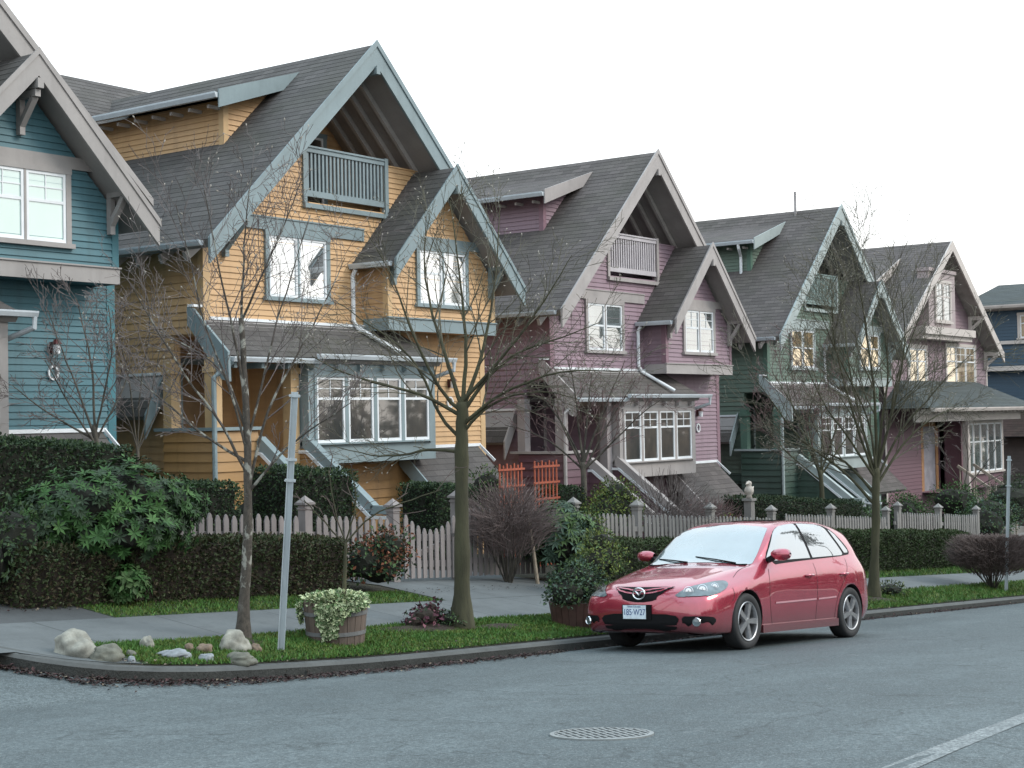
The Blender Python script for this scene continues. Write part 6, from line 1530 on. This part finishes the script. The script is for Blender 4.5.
# ---- grass blades on the verge and on the strip below the hedges; leaf litter along the kerb
def blades(name, areas, mats):
    v = []; f = []; mi = []
    for (x0,x1,y0f,y1,den,h) in areas:
        n = int((x1-x0)*(y1-(y0f((x0+x1)/2)))*den)
        for i in range(n):
            x = rnd.uniform(x0,x1); ya = y0f(x); y = rnd.uniform(ya, y1); g = G(x, y)+.003; 
            cl = mnoise.noise(Vector((x*1.6,y*3,0)))
            hh = h*rnd.uniform(.5,1.3)*(1+.5*cl); a = rnd.uniform(0,6.28); w = rnd.uniform(.004,.008)*(1+.02*x); dx, dy = math.cos(a)*w, math.sin(a)*w; k = len(v)
            v += [(x-dx,y-dy,g),(x+dx,y+dy,g),(x+rnd.gauss(0,.5)*hh,y+rnd.gauss(0,.5)*hh,g+hh)]; f.append((k,k+1,k+2)); mi.append(0 if rnd.random() < .65+.5*cl else 1)
    me = bpy.data.meshes.new(name); me.from_pydata(v, [], f)
    for m_ in mats: me.materials.append(m_)
    me.polygons.foreach_set('material_index', mi); me.update(); o = bpy.data.objects.new(name, me); COL.objects.link(o); tag(o, 'short green grass on the verge and beside the footway', 'grass', kind='stuff')
ky = lambda x: kerb_y(x)+.13
blades('grass', [(8.8,12,ky,11.24,5200,.036),(12,18,ky,11.22,4400,.032),(18,26,ky,11.22,2400,.038),(26,42,ky,11.22,900,.06),(10.0,15.2,lambda x: 12.36,13.05,2200,.036),(19.5,30,lambda x: 12.36,13.05,900,.05),(30,45,lambda x: 12.36,13.1,500,.06)], [leafmat('grass_blade', (0.044,0.102,0.020)), leafmat('grass_blade_yellow', (0.072,0.098,0.02))])
def litter():
    LM = [leafmat('dead_leaf', (0.028,0.020,0.018)), leafmat('dead_leaf_red', (0.045,0.022,0.022)), leafmat('dead_leaf_pale', (0.15,0.12,0.09))]; m = MB()
    for i in range(5200):
        t = rnd.random(); x = 7.8+(rnd.random()**1.6)*6.5 if t < .62 else (rnd.uniform(14,40) if t < .8 else rnd.choice([rnd.gauss(21.8,1.2), rnd.gauss(27,1.5)]))
        if x > 42: continue
        y = kerb_y(x)-abs(rnd.gauss(0,.11 if x < 14 else .06))-.005
        if x < 8.3: y -= rnd.uniform(0,.3)
        d = rv(); d.z *= .25; s = rnd.uniform(.018,.05); m.leaf(Vector((x,y,RD(x,y)+.006+rnd.random()*.02)), d, Vector((0,0,1))+rv(.3), s, s*.7, rnd.choices((0,1,2),(.6,.36,.04))[0])
    for i in range(1500):                                       # scattered on the kerb top, verge and under the hedges
        x = 8.6+rnd.random()**1.5*20; y = rnd.choice([kerb_y(x)+rnd.uniform(.02,.5), rnd.uniform(12.75,13.1)]); d = rv(); d.z *= .2; s = rnd.uniform(.015,.04); m.leaf(Vector((x,y,G(x,y)+.02)), d, Vector((0,0,1))+rv(.3), s, s*.7, rnd.choices((0,1,2),(.55,.3,.15))[0])
    o = m.build('leaf_litter', LM); tag(o, 'dark fallen leaves and dirt along the gutter', 'leaf litter', kind='stuff')
litter()

# ---- trees and hedges along the other side of the street (seen mirrored in the windows)
def far_side():
    m = MB(); x = 2.0
    LM = [leafmat('far_foliage', (0.030,0.038,0.020)), leafmat('far_foliage_gold', (0.16,0.085,0.03))]
    while x < 150:
        y = -13+rnd.uniform(-2,2); h = rnd.uniform(2.6,4.4) if x < 26 else (rnd.uniform(6.2,8.6) if x < 72 else rnd.uniform(8.0,13.5)); w = rnd.uniform(1.6,3.0); gold = 1 if (x > 62 and rnd.random() < .5) else 0; z0 = sx(x)
        n = int(300*w*h/8*(1 if x < 26 else .8))
        for i in range(n):
            d = ndir(); f = rnd.uniform(.3,1.05); p = Vector((x+d.x*w*f, y+d.y*w*.6*f, z0+h*.5+d.z*h*.52*f)); m.leaf(p, ndir(), ndir(), rnd.uniform(.35,.7), rnd.uniform(.3,.5), gold)
        x += w*rnd.uniform(.7,1.2)
    for (cx,cy,cz,rr,n) in ((50,-3.0,11.0,1.2,120),(51.5,-3.6,12.4,1.0,80),(48.6,-2.4,11.9,.9,60),(53,-4.4,11.2,1.1,80),(52.4,-4,13.6,.8,50),(49.5,-3,13.2,.7,40)):       # tall tree mirrored in the car
        for i in range(n): d = ndir(); f = rnd.random()**.5; m.leaf(Vector((cx+d.x*rr*f,cy+d.y*rr*f,cz+d.z*rr*.8*f)), ndir(), ndir(), .55, .22, 0)
    m.tube([(52,-4.2,sx(52)-.2),(52,-4.2,3),(51,-3.6,10)], [.3,.22,.06], 8)
    o = m.build('treeline', LM); tag(o, 'row of trees and shrubs across the street, mirrored in the house windows', 'treeline', kind='stuff')
far_side()
